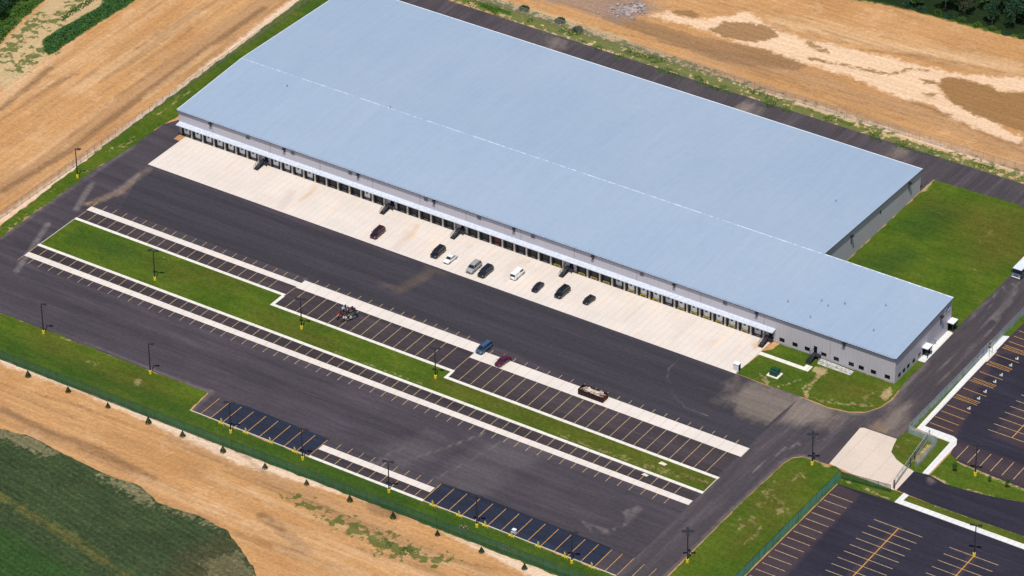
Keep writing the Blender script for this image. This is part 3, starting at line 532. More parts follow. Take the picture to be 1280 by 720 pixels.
for k in range(49):
    x = -38.55-3.695*k
    if k in stairs: continue
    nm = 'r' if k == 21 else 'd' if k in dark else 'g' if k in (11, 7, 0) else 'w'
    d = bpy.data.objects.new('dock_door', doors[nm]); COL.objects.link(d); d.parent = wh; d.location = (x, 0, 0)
    if nm == 'r': d['label'] = 'reddish dock door'
    for nn, me in (('door_seal', FR), ('dock_bumper', BY if k in yel else BB))+((('door_window', GW),) if nm in 'wg' else ()):
        c = bpy.data.objects.new(nn, me); COL.objects.link(c); c.parent = d
    if True:
        p = bpy.data.objects.new('pier', bpy.data.meshes.get('pier_mesh') or (lambda b: (box(b, -.22, -.62, .05, .22, -.01, 3.7), mesh_obj('pier_mesh', b, plain('dock_pier', (.60, .56, .50, 1), .7)))[1].data)(bmesh.new())); COL.objects.link(p); p.parent = wh; p.location = (x+1.85, 0, 0)
for o in list(bpy.data.objects):
    if o.name.startswith('pier_mesh'): bpy.data.objects.remove(o)
for k in (41, 30, 24, 15, -1):
    x = -38.55-3.695*k if k >= 0 else -35.3
    d = bxo('personnel_door', (x-.1, -.08, 1.25, x+.9, -.01, 3.4), MGl, wh); bxo('door_handle', (x+.75, -.13, 2.2, x+.82, -.08, 2.45), MGr, d)
def stair(x, y0, wdt, run, h, label, name='metal_staircase', mat=MDk):
    t = empty(name, (x, y0, 0), 0, label, 'staircase', 'steel stairs down from the warehouse doors')
    bm = bmesh.new(); box(bm, -wdt/2, -1.3, h-.12, wdt/2+.9, -.02, h)
    for px_ in (-wdt/2+.08, wdt/2+.8): tube(bm, (px_, -1.2, 0.05), (px_, -1.2, h-.1), .07); tube(bm, (px_, -.2, .05), (px_, -.2, h-.1), .07)
    mesh_obj('landing', bm, mat, t)
    ns = 7
    for i in range(ns):
        z = h*(ns-i-.5)/ns; y = -1.3-run*(i+.5)/ns
        bxo('tread', (-wdt/2+.04, y-run/ns*.55, z-.05, wdt/2-.04, y+run/ns*.55, z), mat, t)
    for s in (-1, 1):
        bm = bmesh.new(); xs = s*wdt/2
        A = [bm.verts.new(q) for q in ((xs, -1.3, h), (xs, -1.3, h-.35), (xs, -1.3-run, -.0), (xs, -1.3-run, .3))]
        f = bm.faces.new(A); bmesh.ops.solidify(bm, geom=[f], thickness=.05); mesh_obj('stringer', bm, mat, t)
        bm = bmesh.new(); tube(bm, (xs, -1.3, h+1.05), (xs, -1.3-run, 1.05+.1), .045); tube(bm, (xs, -1.3, h+.55), (xs, -1.3-run, .65), .035)
        for i in range(4): y = -1.3-run*i/3; z = h*(1-i/3); tube(bm, (xs, y, max(.02, z-.1)), (xs, y, z+1.05), .035)
        if s > 0: tube(bm, (wdt/2+.85, -1.25, h+1.05), (wdt/2+.85, -.05, h+1.05), .04); tube(bm, (wdt/2, -1.25, h+1.05), (wdt/2+.85, -1.25, h+1.05), .04); tube(bm, (wdt/2+.85, -1.25, h), (wdt/2+.85, -1.25, h+1.05), .04)
        else: tube(bm, (xs, -.05, h+1.05), (xs, -1.3, h+1.05), .04)
        mesh_obj('handrail', bm, mat, t)
    return t
words = {41: 'black steel dock staircase nearest the left end of the warehouse', 30: 'black steel dock staircase above the parked maroon SUV', 24: 'black steel dock staircase just above the black SUV beside the white sedan', 15: 'black steel dock staircase between the black dock doors and the yellow bumpered ones', -1: 'black steel staircase at the right end of the dock canopy beside the lawn'}
for k in (41, 30, 24, 15, -1):
    stair((-38.55-3.695*k if k >= 0 else -35.3)-.3, 0, 1.25, 2.7, 1.25, words[k])
stair(-22.1, 0, 1.35, 2.6, 1.1, 'dark steel staircase from the office door down to the concrete path')
# office windows and doors
for x in (-31.7, -28, -24.5, -19.8, -16.3, -12.1, -9.3, -5.9, -2.0):
    f = bxo('window', (x-.72, -.06, .95, x+.72, -.005, 1.95), MT if False else MDk, wh); bxo('pane', (x-.66, -.075, 1.01, x+.66, -.061, 1.89), MGl, f)
d = bxo('office_door', (-22.65, -.07, 1.0, -21.75, -.005, 3.0), MGl, wh)
for y in (2.4, 4.7, 6.9, 9.7, 12.6):
    f = bxo('window', (.005, y-.6, .95, .06, y+.6, 1.9), MDk, wh); bxo('pane', (.061, y-.55, 1.0, .075, y+.55, 1.85), MGl, f)
for y in (15.0, 28.2):
    c_ = bxo('entrance_canopy', (.01, y-1.25, 2.75, 1.75, y+1.25, 3.0), MT, wh)
    for s in (-1, 1): bxo('canopy_post', (1.5, y+s*1.05-.07, .1, 1.64, y+s*1.05+.07, 2.75), MDk, c_)
    bxo('entrance_door', (.005, y-.8, .12, .07, y+.8, 2.4), MGl, wh); bxo('side_screen', (.08, y+.95, .12, 1.35, y+1.02, 2.5), MDk, c_)
for x in (-207.7, -183.4, -159.6, -135.6, -110.9, -87, -62.9, -39, -14.2):
    w_ = bxo('wall_light', (x-.42, -.75, 6.75, x+.42, -.02, 7.15), MDk, wh, .05); bxo('lamp_shadow_bar', (x-.08, -.4, 5.9, x+.08, -.02, 6.75), MDk, w_)  # dark bar below each lamp stands in for its shadow streak on the wall
for x in (-195.5, -180.8, -162.3, -138.3, -121.7, -105.2, -72.6, -48.2):
    v_ = bxo('wall_louvre', (x-.62, -.09, 5.95, x+.62, -.005, 6.9), MGr, wh)
    bm = bmesh.new()
    for i in range(5): box(bm, x-.55, -.12, 6.05+i*.16, x+.55, -.091, 6.11+i*.16)
    mesh_obj('louvre_blade', bm, MDk, v_)
for xx, y, z in ((XM, 43.6, 6.9), (XM, 74.4, 6.5), (0, 23.2, 7.0)):
    w_ = bxo('wall_light', (xx+.02, y-.42, z-.4, xx+.75, y+.42, z), MDk, wh, .05); bxo('lamp_shadow_bar', (xx+.02, y-.1, z-2.6, xx+.16, y+.1, z-.75), MDk, w_)  # lamp's long shadow down the wall modelled as a dark bar
bxo('wall_vent', (XM+.005, 58.8, 5.2, XM+.1, 59.4, 5.9), MDk, wh)
for y in (18, 20.4): bxo('meter_box', (.01, y-.25, .9, .35, y+.25, 1.7), MGr, wh)
sg = bxo('wall_sign', (.01, 24.9, 6.3, .09, 28.0, 7.9), plain('sign_white', (.75, .76, .80, 1), .4), wh)
bm = bmesh.new()
for q in (((25.0, 6.5), (26.2, 6.5), (27.7, 7.55), (26.9, 7.55)), ((26.3, 7.62), (27.9, 7.62), (27.9, 7.8), (26.6, 7.8))):
    bm.faces.new([bm.verts.new((.095, y, z)) for y, z in q])
mesh_obj('sign_mark', bm, plain('sign_blue', (.03, .07, .35, 1), .4), sg)
for px, py in ((359, 111), (488, 139), (1027, 377), (1013, 396), (1056, 381), (1035, 383), (1107, 384), (1092, 413), (985, 377), (1045, 252)):
    g = P(px, py, 8.2); yv = g.y; zt = (ZE+(ZR-ZE)*yv/YR) if yv < YR else ZR-(ZR-ZB)*(yv-YR)/(YK-YR)
    bm = bmesh.new(); tube(bm, (g.x, yv, zt-.05), (g.x, yv, zt+.75), .13, seg=10); tube(bm, (g.x, yv, zt+.7), (g.x, yv, zt+.85), .22, .1, 10); mesh_obj('roof_vent', bm, MGr, wh)
# office ramp with rails
t = empty('access_ramp', (-15.5, -1.6, 0), 0, 'pale concrete access ramp with grey metal rails along the office wall', 'ramp')
bm = bmesh.new(); A = [(-4.6, -1.0, .05), (4.6, -1.0, .05), (4.6, 1.0, .05), (-4.6, 1.0, .05), (-4.6, -.8, .6), (4.6, -.8, .1), (4.6, .8, .1), (-4.6, .8, .6)]
v = [bm.verts.new(q) for q in A]
for f in ((0, 3, 2, 1), (4, 5, 6, 7), (0, 1, 5, 4), (1, 2, 6, 5), (2, 3, 7, 6), (3, 0, 4, 7)): bm.faces.new([v[i] for i in f])
mesh_obj('ramp_slab', bm, plain('ramp_concrete', (.48, .46, .43, 1), .8, .3, 0, .3, 1.5), t)
for s in (-.75, .75):
    bm = bmesh.new()
    for hh in (.55, 1.0): tube(bm, (-4.5, s, .6+hh), (4.5, s, .1+hh), .05)
    for i in range(8): x = -4.5+i*9/7; z = .6-.5*i/7; tube(bm, (x, s, z-.03), (x, s, z+1.0), .05)
    mesh_obj('handrail', bm, MGr, t)

# ------------------------------------------------------------------ cabinets
t = empty('utility_cabinet', (-35.4, -15.7, .03), 0, 'tall white utility cabinet on the corner of the concrete apron', 'cabinet')
bxo('cabinet_body', (-.75, -.6, 0, .75, .6, 2.1), plain('cabinet_white', (.72, .73, .72, 1), .5), t, .03); bxo('cabinet_roof', (-.82, -.67, 2.1, .82, .67, 2.2), MT, t); bxo('cabinet_dark_side', (.75, -.5, .15, .78, .5, 1.95), MDk, t)  # charcoal panel covers one side of the white body
t = empty('transformer', (-26.6, -12.4, .03), 0, 'dark green electrical transformer on a small concrete pad in the lawn', 'transformer')
bxo('concrete_pad', (-1.6, -1.4, 0, 1.6, 1.4, .18), MCk, t); MGn = plain('transformer_green', (.012, .055, .035, 1), .5)
bxo('transformer_tank', (-1.1, -.2, .18, 1.1, .95, 1.75), MGn, t, .05); bxo('terminal_box', (-1.05, -.95, .18, 1.05, -.2, 1.4), MGn, t, .05)
bm = bmesh.new()
for i in range(7): box(bm, -.9+i*.28, .96, .4, -.84+i*.28, 1.2, 1.55)
mesh_obj('cooling_fin', bm, MGn, t)

# ------------------------------------------------------------------ lamp posts
def lamp_post(rz=0):
    t = empty('lamp_post')
    bm = bmesh.new(); tube(bm, (0, 0, 0), (0, 0, .95), .36, .34, 14); mesh_obj('base', bm, MY, t)
    bm = bmesh.new(); tube(bm, (0, 0, .95), (0, 0, 9.1), .17, .12, 8); mesh_obj('pole', bm, MDk, t)
    return t
def lamp_full(heads):
    t = lamp_post()
    for a in heads:
        d = Vector((math.cos(a), math.sin(a), 0)); s = Vector((-d.y, d.x, 0))
        bm = bmesh.new(); tube(bm, (0, 0, 8.85), d*.55+Vector((0, 0, 8.95)), .07); mesh_obj('arm', bm, MDk, t)
        bm = bmesh.new(); A = []
        for z, k in ((8.86, 1.0), (9.12, .86)):
            A.append([bm.verts.new(d*(.9+u*.55*k)+s*(v*.34*k)+Vector((0, 0, z))) for u, v in ((-1, -1), (1, -1), (1, 1), (-1, 1))])
        bm.faces.new(A[0][::-1]); bm.faces.new(A[1])
        for i in range(4): bm.faces.new((A[0][i], A[0][(i+1) % 4], A[1][(i+1) % 4], A[1][i]))
        h = mesh_obj('lamp_head', bm, MDk, t)
        bm = bmesh.new(); box(bm, -.3, -.2, 8.84, .3, .2, 8.858); q = mesh_obj('lens', bm, plain('lamp_lens', (.5, .5, .5, 1), .3) if 'lamp_lens' not in bpy.data.materials else bpy.data.materials['lamp_lens'], h); q.location = d*.9; q.rotation_euler.z = a
    return t
single = lamp_full([R(20)]); double = lamp_full([R(20), R(200)]); quad = lamp_full([R(33), R(213), R(123), R(303)])
LP = [(-189.3, -94.9, single, 'single headed lamp post at the far left edge of the lower yard'), (-156.1, -94.5, single, 'single headed lamp post on the long lower lawn left of the striped bays'),
 (-227.9, -32.4, single, 'lamp post on the left grass strip beside the wire fence'), (-180.6, -60.6, double, 'lamp post at the left end of the long grass median'),
 (-136.2, -58.5, double, 'lamp post on the median just below the parked motorcycles'), (-95.9, -58.4, double, 'lamp post in the middle of the long grass median'),
 (-124.5, -104, double, 'lamp post at the left of the first blue black bay row'), (-103.5, -103.6, double, 'lamp post at the right end of the first blue black bay row'),
 (-78.7, -103.3, double, 'lamp post beside the short concrete strip on the lower edge'), (-53.7, -103.5, double, 'lamp post at the left of the larger blue black bay row'),
 (-27.7, -103.2, double, 'lamp post at the right end of the larger blue black bay row'), (-5.5, -88.6, quad, 'four headed lamp post on the grass at the lower road edge'),
 (-.3, -40, quad, 'four headed lamp post at the rounded grass corner by the gate pad'), (34.3, -23, double, 'lamp post on the verge between the entrance drive and the upper car park'),
 (48.8, -51, double, 'lamp post standing between bays in the lower right car park')]
used = set()
for x, y, src, lb in LP:
    if src.name not in used: used.add(src.name); src.location = (x, y, 0); src['label'] = lb; src['category'] = 'lamp post'; src['group'] = 'lamp posts around the yard'; bpy.context.view_layer.update()
    else: dup(src, (x, y, 0), None, lb)

# yellow pedestals
def pedestal():
    t = empty('yellow_pedestal', (0, 0, 0), 0, None, 'bollard', 'yellow pedestals behind the dark bays')
    bm = bmesh.new(); tube(bm, (0, 0, 0), (0, 0, 1.7), .13, seg=8); mesh_obj('post', bm, MY, t)
    bm = bmesh.new(); box(bm, -.75, -.1, .25, .75, .1, .5); mesh_obj('crossbar', bm, MY, t)
    for s in (-1, 1):
        bm = bmesh.new(); tube(bm, (s*.7, 0, 0), (s*.7, 0, .75), .11, seg=8); mesh_obj('bollard', bm, MY, t)
    bxo('socket_box', (-.2, .12, .8, .2, .3, 1.25), plain('socket_grey', (.4, .4, .38, 1), .5), t); return t
ped = pedestal()
PX = [(-128.5, 'leftmost yellow pedestal of the first dark bay row'), (-121.2, 'second yellow pedestal from the left on the first dark bay row'), (-114, 'third yellow pedestal from the left on the first dark bay row'), (-106.7, 'yellow pedestal at the right end of the first dark bay row'),
 (-66.9, 'leftmost yellow pedestal of the larger dark bay row'), (-59.4, 'yellow pedestal just left of the lamp post on the larger dark bay row'), (-52.1, 'yellow pedestal just right of the lamp post on the larger dark bay row'),
 (-44.8, 'faded yellow pedestal next to the small white box'), (-37.4, 'yellow pedestal midway along the right half of the larger dark bay row'), (-30.1, 'yellow pedestal left of the last lamp post on the larger dark bay row'), (-22.8, 'rightmost yellow pedestal of the larger dark bay row')]
for i, (x, lb) in enumerate(PX):
    if i == 0: ped.location = (x, -102.5, .05); ped['label'] = lb; bpy.context.view_layer.update()
    else: dup(ped, (x, -102.5, .05), None, lb)
t = empty('service_box', (-45.2, -100.6, .03), 0, 'small white service box at the edge of the larger dark bay row', 'box')
bxo('box_body', (-.45, -.35, 0, .45, .35, .9), plain('box_white', (.6, .7, .8, 1), .5), t, .04); bxo('box_lid', (-.5, -.4, .9, .5, .4, .98), MT, t)

# ------------------------------------------------------------------ fences
def fence_mat(name, col, op, tint=.25):
    n = N(name); f = n.ss(n.noise(.5, 5, .65), .3, .7, op-.14, op+.1)
    c = n.mix(n.ss(n.noise(.8, 5, .6, (1, 1, .3), 3), .35, .65), col, tuple(k*(1-tint) for k in col[:3])+(1,))
    n.done(c, .8, .2); n.b.inputs['Alpha'].default_value = op; n.ln(f, n.b.inputs['Alpha']); return n.m
MFg = fence_mat('green_windscreen', (.040, .125, .075, 1), .66); MFt = fence_mat('teal_windscreen', (.13, .40, .29, 1), .84); MFc = fence_mat('chain_link', (.46, .42, .40, 1), .30); MFb = fence_mat('silver_blue_mesh', (.46, .56, .60, 1), .56)
def fence(name, pts, h, mat, label, post=3.2, pm=MGr, pr=.05, limit=96):
    t = empty(name, (pts[0][0], pts[0][1], 0), 0, label, 'fence')
    o0 = Vector((pts[0][0], pts[0][1], 0)); count = 0; shared = None
    for a, b in zip(pts, pts[1:]):
        a = Vector((a[0], a[1], 0))-o0; b = Vector((b[0], b[1], 0))-o0; L = (b-a).length; k = max(1, round(L/post))
        bm = bmesh.new()
        for i in range(k):
            p, q = a.lerp(b, i/k), a.lerp(b, (i+1)/k); sag = Vector((-(b-a).y, (b-a).x, 0)).normalized()*random.uniform(-.06, .06)
            m0 = (p+q)/2+sag
            for u, v_ in ((p, m0), (m0, q)): bm.faces.new([bm.verts.new(w_) for w_ in (u+Vector((0, 0, .05)), v_+Vector((0, 0, .05)), v_+Vector((0, 0, h)), u+Vector((0, 0, h)))])
        mesh_obj('mesh_panel', bm, mat, t)
        bm = bmesh.new(); tube(bm, a+Vector((0, 0, h)), b+Vector((0, 0, h)), .045, seg=5); mesh_obj('top_rail', bm, pm, t)
        for i in range(k+1):
            if count >= limit: break
            count += 1; p = a.lerp(b, i/k)
            if not shared:
                bm = bmesh.new(); tube(bm, (0, 0, 0), (0, 0, h+.12), pr, seg=6); o = mesh_obj('post', bm, pm, t); shared = o.data
            else: o = bpy.data.objects.new('post', shared); COL.objects.link(o); o.parent = t
            o.location = p
    return t
MPd = plain('dark_green_post', (.03, .06, .045, 1), .5)
fence('wire_fence', [(-232.2, -75), (-231.8, -17), (-231.0, 60), (-230.8, 120)], 2.4, MFc, 'bare chain link fence between the left grass strip and the graded soil', 3.0)
fence('wire_fence', [(-225, 103.6), (-100, 103.2), (30, 104.5)], 2.4, MFc, 'bare chain link fence along the back road behind the warehouse', 3.2)
fence('screened_fence', [(-290, -109.9), (-130, -109.6), (-9, -108.3)], 2.9, MFg, 'long dark green screened fence along the lower grass strip', 3.3, MPd, .035)
fence('screened_fence', [(8.0, -118), (8.0, -61), (8.1, -41.4)], 2.7, MFt, 'teal screened fence between the lower car park and the grass', 3.0, MPd, .03)
fence('screened_fence', [(8.4, -41.3), (20.7, -39.7)], 2.2, fence_mat('thin_green_screen', (.03, .10, .05, 1), .62), 'short green screened fence along the lower edge of the gate pad', 3.0, MPd)
fence('mesh_fence', [(12.75, -16.2), (12.75, 19), (12.7, 20.5)], 2.4, MFb, 'silver mesh fence beside the long white pavement near the office', 3.0, MGr, .03)
fence('mesh_fence', [(12.75, 26.2), (12.6, 90)], 2.4, MFb, 'silver mesh fence along the side road above the walk-in gate', 3.0, MGr, .03)
fence('mesh_fence', [(12.8, -16.3), (20.2, -16.9), (21.0, -17.4), (21.2, -28.3)], 2.3, MFb, 'silver mesh fence around the small grass plot by the sliding gate', 2.8)
# walk-in gate with blue sign
t = empty('walk_in_gate', (12.8, 23.2, 0), 0, 'steel walk-in gate with a blue panel in the silver mesh fence', 'gate')
bm = bmesh.new()
for y in (-2.6, -.6, 1.0, 2.9): tube(bm, (0, y, 0), (0, y, 2.7), .09)
tube(bm, (0, -2.6, 2.65), (0, 2.9, 2.65), .07); tube(bm, (1.3, -.6, 0), (1.3, -.6, 2.4), .08); tube(bm, (1.3, 1, 0), (1.3, 1, 2.4), .08); tube(bm, (0, 1, 2.4), (1.3, 1, 2.4), .06); mesh_obj('gate_frame', bm, MGr, t)
bxo('blue_panel', (-.06, -2.5, 1.0, .06, -.9, 2.3), plain('panel_blue', (.10, .18, .42, 1), .4), t); bxo('gate_leaf', (-.03, -.5, .1, .03, .9, 2.2), MFb, t)
sheet('gate_slab', rect(12.2, 20.6, 14.6, 26), .049, MCw)
# sliding gate
ga, gb = Vector((17.6, -14.6, 0)), Vector((21.0, -38.2, 0)); dr = Vector((20.9, -28.4, 0))
a = Vector((17.9, -15.2, 0)); b = Vector((20.5, -38.0, 0))
t = empty('sliding_gate', tuple(a), math.atan2(b.y-a.y, b.x-a.x), 'long grey cantilever sliding gate across the concrete pad', 'gate'); L = (b-a).length
bm = bmesh.new()
for z in (.25, 2.3): tube(bm, (0, 0, z), (L, 0, z), .10)
for x in (0, L): tube(bm, (x, 0, .25), (x, 0, 2.3), .10)
mesh_obj('gate_frame', bm, MGr, t)
bm = bmesh.new()
for i in range(1, 8): tube(bm, (L*i/8, 0, .25), (L*i/8, 0, 2.3), .04)
tube(bm, (0, 0, .3), (L/2, 0, 2.25), .03); tube(bm, (L/2, 0, 2.25), (L, 0, .3), .03); mesh_obj('brace', bm, MGr, t)
bm = bmesh.new(); bm.faces.new([bm.verts.new(q) for q in ((0, .03, .3), (L, .03, .3), (L, .03, 2.25), (0, .03, 2.25))]); mesh_obj('mesh_panel', bm, fence_mat('gate_mesh', (.4, .42, .45, 1), .16), t)
for x in (L*.45, L*.57, L+.15):
    bm = bmesh.new(); tube(bm, (x, .35, 0), (x, .35, 2.7), .13); mesh_obj('guide_post', bm, MDk, t)

# ------------------------------------------------------------------ vehicles
def paintm(name, col, rough=.28):
    n = N(name); n.done(n.val(col, n.ss(n.noise(2, 3), .3, .7, .93, 1.07)), rough, .5); n.b.inputs['Coat Weight'].default_value = .25; n.b.inputs['Coat Roughness'].default_value = .08; return n.m
MTy = plain('tyre', (.013, .013, .014, 1), .85); MRm = plain('alloy_rim', (.32, .32, .34, 1), .35, .5, .6); MHl = plain('headlamp_glass', (.6, .62, .65, 1), .15); MTl = plain('tail_lamp_red', (.25, .01, .01, 1), .25)
MGc = plain('car_glass', (.015, .018, .024, 1), .08, .6, 0, .03)
def ring(bm, y, pts): return [bm.verts.new((x, y, z)) for x, z in pts]
def loft(stations, fn):
    bm = bmesh.new(); prev = None
    for s in stations:
        r = ring(bm, s[0], fn(*s[1:]))
        if prev:
            for i in range(len(r)): bm.faces.new((prev[i], prev[(i+1) % len(r)], r[(i+1) % len(r)], r[i]))
        else: bm.faces.new(r[::-1])
        prev = r
    bm.faces.new(prev); bmesh.ops.recalc_face_normals(bm, faces=bm.faces[:]); return bm
def bodyring(zb, zt, hw, ht): return [(-hw*.9, zb), (-hw, zb+.18), (-hw, zt-.22), (-hw*.97, zt-.06), (-ht*.9, zt), (0, zt+.02), (ht*.9, zt), (hw*.97, zt-.06), (hw, zt-.22), (hw, zb+.18), (hw*.9, zb)]
SPEC = { # body stations (y from nose, zb, zt, hw, ht) as fractions of L and W/2; cabin (y0 base, y1 roof, y2 roof, y3 base), roof height
 'sedan': (4.7, 1.82, [(0, .34, .62, .78, .62), (.03, .24, .70, .92, .76), (.12, .2, .82, .98, .84), (.27, .2, .93, 1, .88), (.5, .2, .95, 1, .9), (.78, .2, .98, 1, .88), (.95, .24, .97, .93, .8), (1, .36, .86, .84, .7)], (.25, .40, .68, .86), 1.45),
 'suv': (5.0, 1.98, [(0, .4, .80, .84, .7), (.03, .3, .92, .95, .82), (.12, .26, 1.06, 1, .88), (.24, .26, 1.14, 1, .92), (.5, .26, 1.15, 1, .93), (.8, .26, 1.16, 1, .93), (.97, .3, 1.14, .97, .88), (1, .42, 1.0, .93, .84)], (.22, .35, .90, .985), 1.83),
 'minivan': (5.05, 1.96, [(0, .36, .74, .82, .66), (.03, .26, .86, .94, .8), (.1, .22, .98, .99, .86), (.18, .22, 1.06, 1, .9), (.5, .22, 1.08, 1, .93), (.85, .22, 1.1, 1, .93), (.97, .26, 1.08, .97, .9), (1, .4, .96, .93, .84)], (.13, .32, .92, .985), 1.76),
 'hatch': (4.0, 1.74, [(0, .36, .66, .8, .66), (.04, .26, .76, .93, .78), (.14, .22, .88, .99, .86), (.27, .22, .97, 1, .9), (.5, .22, .98, 1, .92), (.8, .22, 1.0, 1, .9), (.97, .28, .98, .94, .86), (1, .4, .86, .88, .78)], (.23, .38, .82, .97), 1.5),
 'van': (5.6, 2.05, [(0, .42, .95, .86, .74), (.03, .32, 1.1, .95, .85), (.10, .3, 1.2, 1, .92), (.16, .3, 1.28, 1, .95), (.5, .3, 1.3, 1, .97), (.9, .3, 1.3, 1, .97), (1, .34, 1.28, .97, .93)], (.12, .24, .97, .995), 2.2)}
def car(kind, name, col, label, loc, rz=0, sc=1.0, pillar=None, group='vehicles parked on the concrete apron', mname=None):
    L, W, st, cb, hr = SPEC[kind]; t = empty(name, (loc[0], loc[1], loc[2] if len(loc) > 2 else .045), rz, label, {'sedan': 'car', 'hatch': 'car', 'suv': 'car', 'minivan': 'minivan', 'van': 'van'}[kind], group); t.scale = (sc, sc, sc)
    pm = paintm(mname or ('paint_'+name), col); hw = W/2
    body = loft([(-L/2+s[0]*L, s[1], s[2], s[3]*hw, s[4]*hw) for s in st], bodyring); mesh_obj('body', body, pm, t, True)
    zb = [np.interp(f, [s[0] for s in st], [s[2] for s in st])-.03 for f in cb]; Y = [-L/2+f*L for f in cb]; hb = hw*.88; ht = hw*(.74 if kind != 'van' else .82)
    bm = bmesh.new()
    b0 = [bm.verts.new(q) for q in ((-hb, Y[0], zb[0]), (hb, Y[0], zb[0]), (hb, Y[3], zb[3]), (-hb, Y[3], zb[3]))]
    t0 = [bm.verts.new(q) for q in ((-ht, Y[1], hr-.05), (ht, Y[1], hr-.05), (ht, Y[2], hr-.05), (-ht, Y[2], hr-.05))]
    for i in range(4): bm.faces.new((b0[i], b0[(i+1) % 4], t0[(i+1) % 4], t0[i]))
    bm.faces.new(t0); bm.faces.new(b0[::-1])
    glass = mesh_obj('windows', bm, MGc, t)
    bm = bmesh.new(); prism(bm, [(-ht, Y[1]-.05), (ht, Y[1]-.05), (ht, Y[2]+.08), (-ht, Y[2]+.08)], hr-.06, hr)
    bmesh.ops.bevel(bm, geom=bm.edges[:], offset=.025, segments=2, affect='EDGES'); mesh_obj('roof', bm, pm, t, False)
    bm = bmesh.new()
    fr_ = [0, 1] if kind == 'van' else [0, .42, .78, 1]
    for s in (-1, 1):
        for f in (0, .36, .68, 1):
            if kind == 'van' and f in (.68,): continue
            yb, yt = Y[0]+(Y[3]-Y[0])*f, Y[1]+(Y[2]-Y[1])*f
            zz = zb[0]+(zb[3]-zb[0])*f
            tube(bm, (s*(hb+.0), yb, zz), (s*(ht+.0), yt, hr-.05), .045, seg=5)
        if kind == 'van':
            q = [bm.verts.new(p_) for p_ in ((s*(hb+.02), Y[0]+(Y[3]-Y[0])*.38, zb[1]), (s*(hb+.02), Y[3], zb[3]), (s*(ht+.02), Y[2], hr-.05), (s*(ht+.02), Y[1]+(Y[2]-Y[1])*.38, hr-.05))]; bm.faces.new(q)
    mesh_obj('pillar', bm, pm, t)
    for y in (-L*.315, L*.30):
        for s in (-1, 1):
            r = .34 if kind in ('sedan', 'hatch') else .39
            bm = bmesh.new(); tube(bm, (s*(hw-.2), y, r), (s*(hw+.015), y, r), r, seg=18); wl = mesh_obj('wheel', bm, MTy, t)
            bm = bmesh.new(); tube(bm, (s*(hw+.005), y, r), (s*(hw+.03), y, r), r*.62, seg=10); mesh_obj('rim', bm, MRm, wl)
    for s in (-1, 1):
        zf = st[1][2]-.16
        bxo('headlight', (s*hw*.62-.16, -L/2+.0, zf-.08, s*hw*.62+.16, -L/2+.14, zf+.07), MHl, t, .02)
        zr = st[-1][2]-.12
        bxo('taillight', (s*hw*.72-.12, L/2-.12, zr-.12, s*hw*.72+.12, L/2+.02, zr+.1), MTl, t, .02)
        bxo('mirror', (s*(hw+.1)-.1, Y[0]+.25, zb[0]+.02, s*(hw+.1)+.1, Y[0]+.4, zb[0]+.2), pm, t, .02)
    if kind in ('suv', 'minivan'):
        bm = bmesh.new()
        for s in (-1, 1): tube(bm, (s*ht*.85, Y[1]+.3, hr+.05), (s*ht*.85, Y[2]-.2, hr+.05), .03, seg=6)
        mesh_obj('roof_rail', bm, MDk, t)
    bxo('front_grille', (-hw*.4, -L/2-.012, st[1][2]-.32, hw*.4, -L/2+.08, st[1][2]-.15), MBk, t)
    return t
BLK = (.008, .008, .012, 1)
car('suv', 'parked_suv', (.030, .004, .010, 1), 'dark maroon SUV parked alone at the left of the apron', (-144.9, -12.7), R(2), 1.0, mname='maroon_black_paint')
car('suv', 'parked_suv', BLK, 'black SUV parked next to the white sedan on the concrete apron', (-126.6, -11.9), R(1), 1.0, mname='black_paint')
car('sedan', 'parked_sedan', (.72, .72, .72, 1), 'white sedan parked on the concrete apron', (-122.3, -12.6), R(-2), .96, mname='white_paint_gloss')
car('suv', 'parked_suv', (.30, .30, .31, 1), 'silver grey SUV with roof rails parked on the apron', (-114.9, -12.9), R(1), 1.02, mname='silver_paint')
car('suv', 'parked_suv', (.010, .011, .022, 1), 'dark navy SUV parked close beside the silver grey SUV', (-111.3, -12.9), R(0), 1.02, mname='navy_paint')
car('van', 'parked_van', (.78, .79, .78, 1), 'white van parked on the apron with its rear to the yard', (-103.8, -9.5), R(181), .86, mname='white_van_paint')
car('sedan', 'parked_sedan', (.014, .009, .020, 1), 'small black sedan parked between the white van and the largest black SUV', (-96.3, -11.6), R(3), .92, mname='black_violet_paint')
car('suv', 'parked_suv', (.004, .005, .010, 1), 'large jet black SUV parked below the rightmost black dock staircase', (-89.7, -10.4), R(-1), 1.02, mname='jet_black_paint')
car('hatch', 'parked_hatchback', (.013, .014, .012, 1), 'small black hatchback at the right end of the parked cars', (-82.2, -9.6), R(-6), .95, mname='black_green_paint')
car('minivan', 'parked_minivan', (.035, .085, .16, 1), 'steel blue minivan parked across the concrete strip', (-92.6, -41.8, .05), R(-3), 1.0, group='vehicles stopped on the concrete strip', mname='steel_blue_paint')
car('sedan', 'parked_sedan', (.085, .008, .030, 1), 'burgundy sedan parked across the concrete strip', (-85.6, -44.0, .05), R(-6), 1.02, group='vehicles stopped on the concrete strip', mname='burgundy_paint')
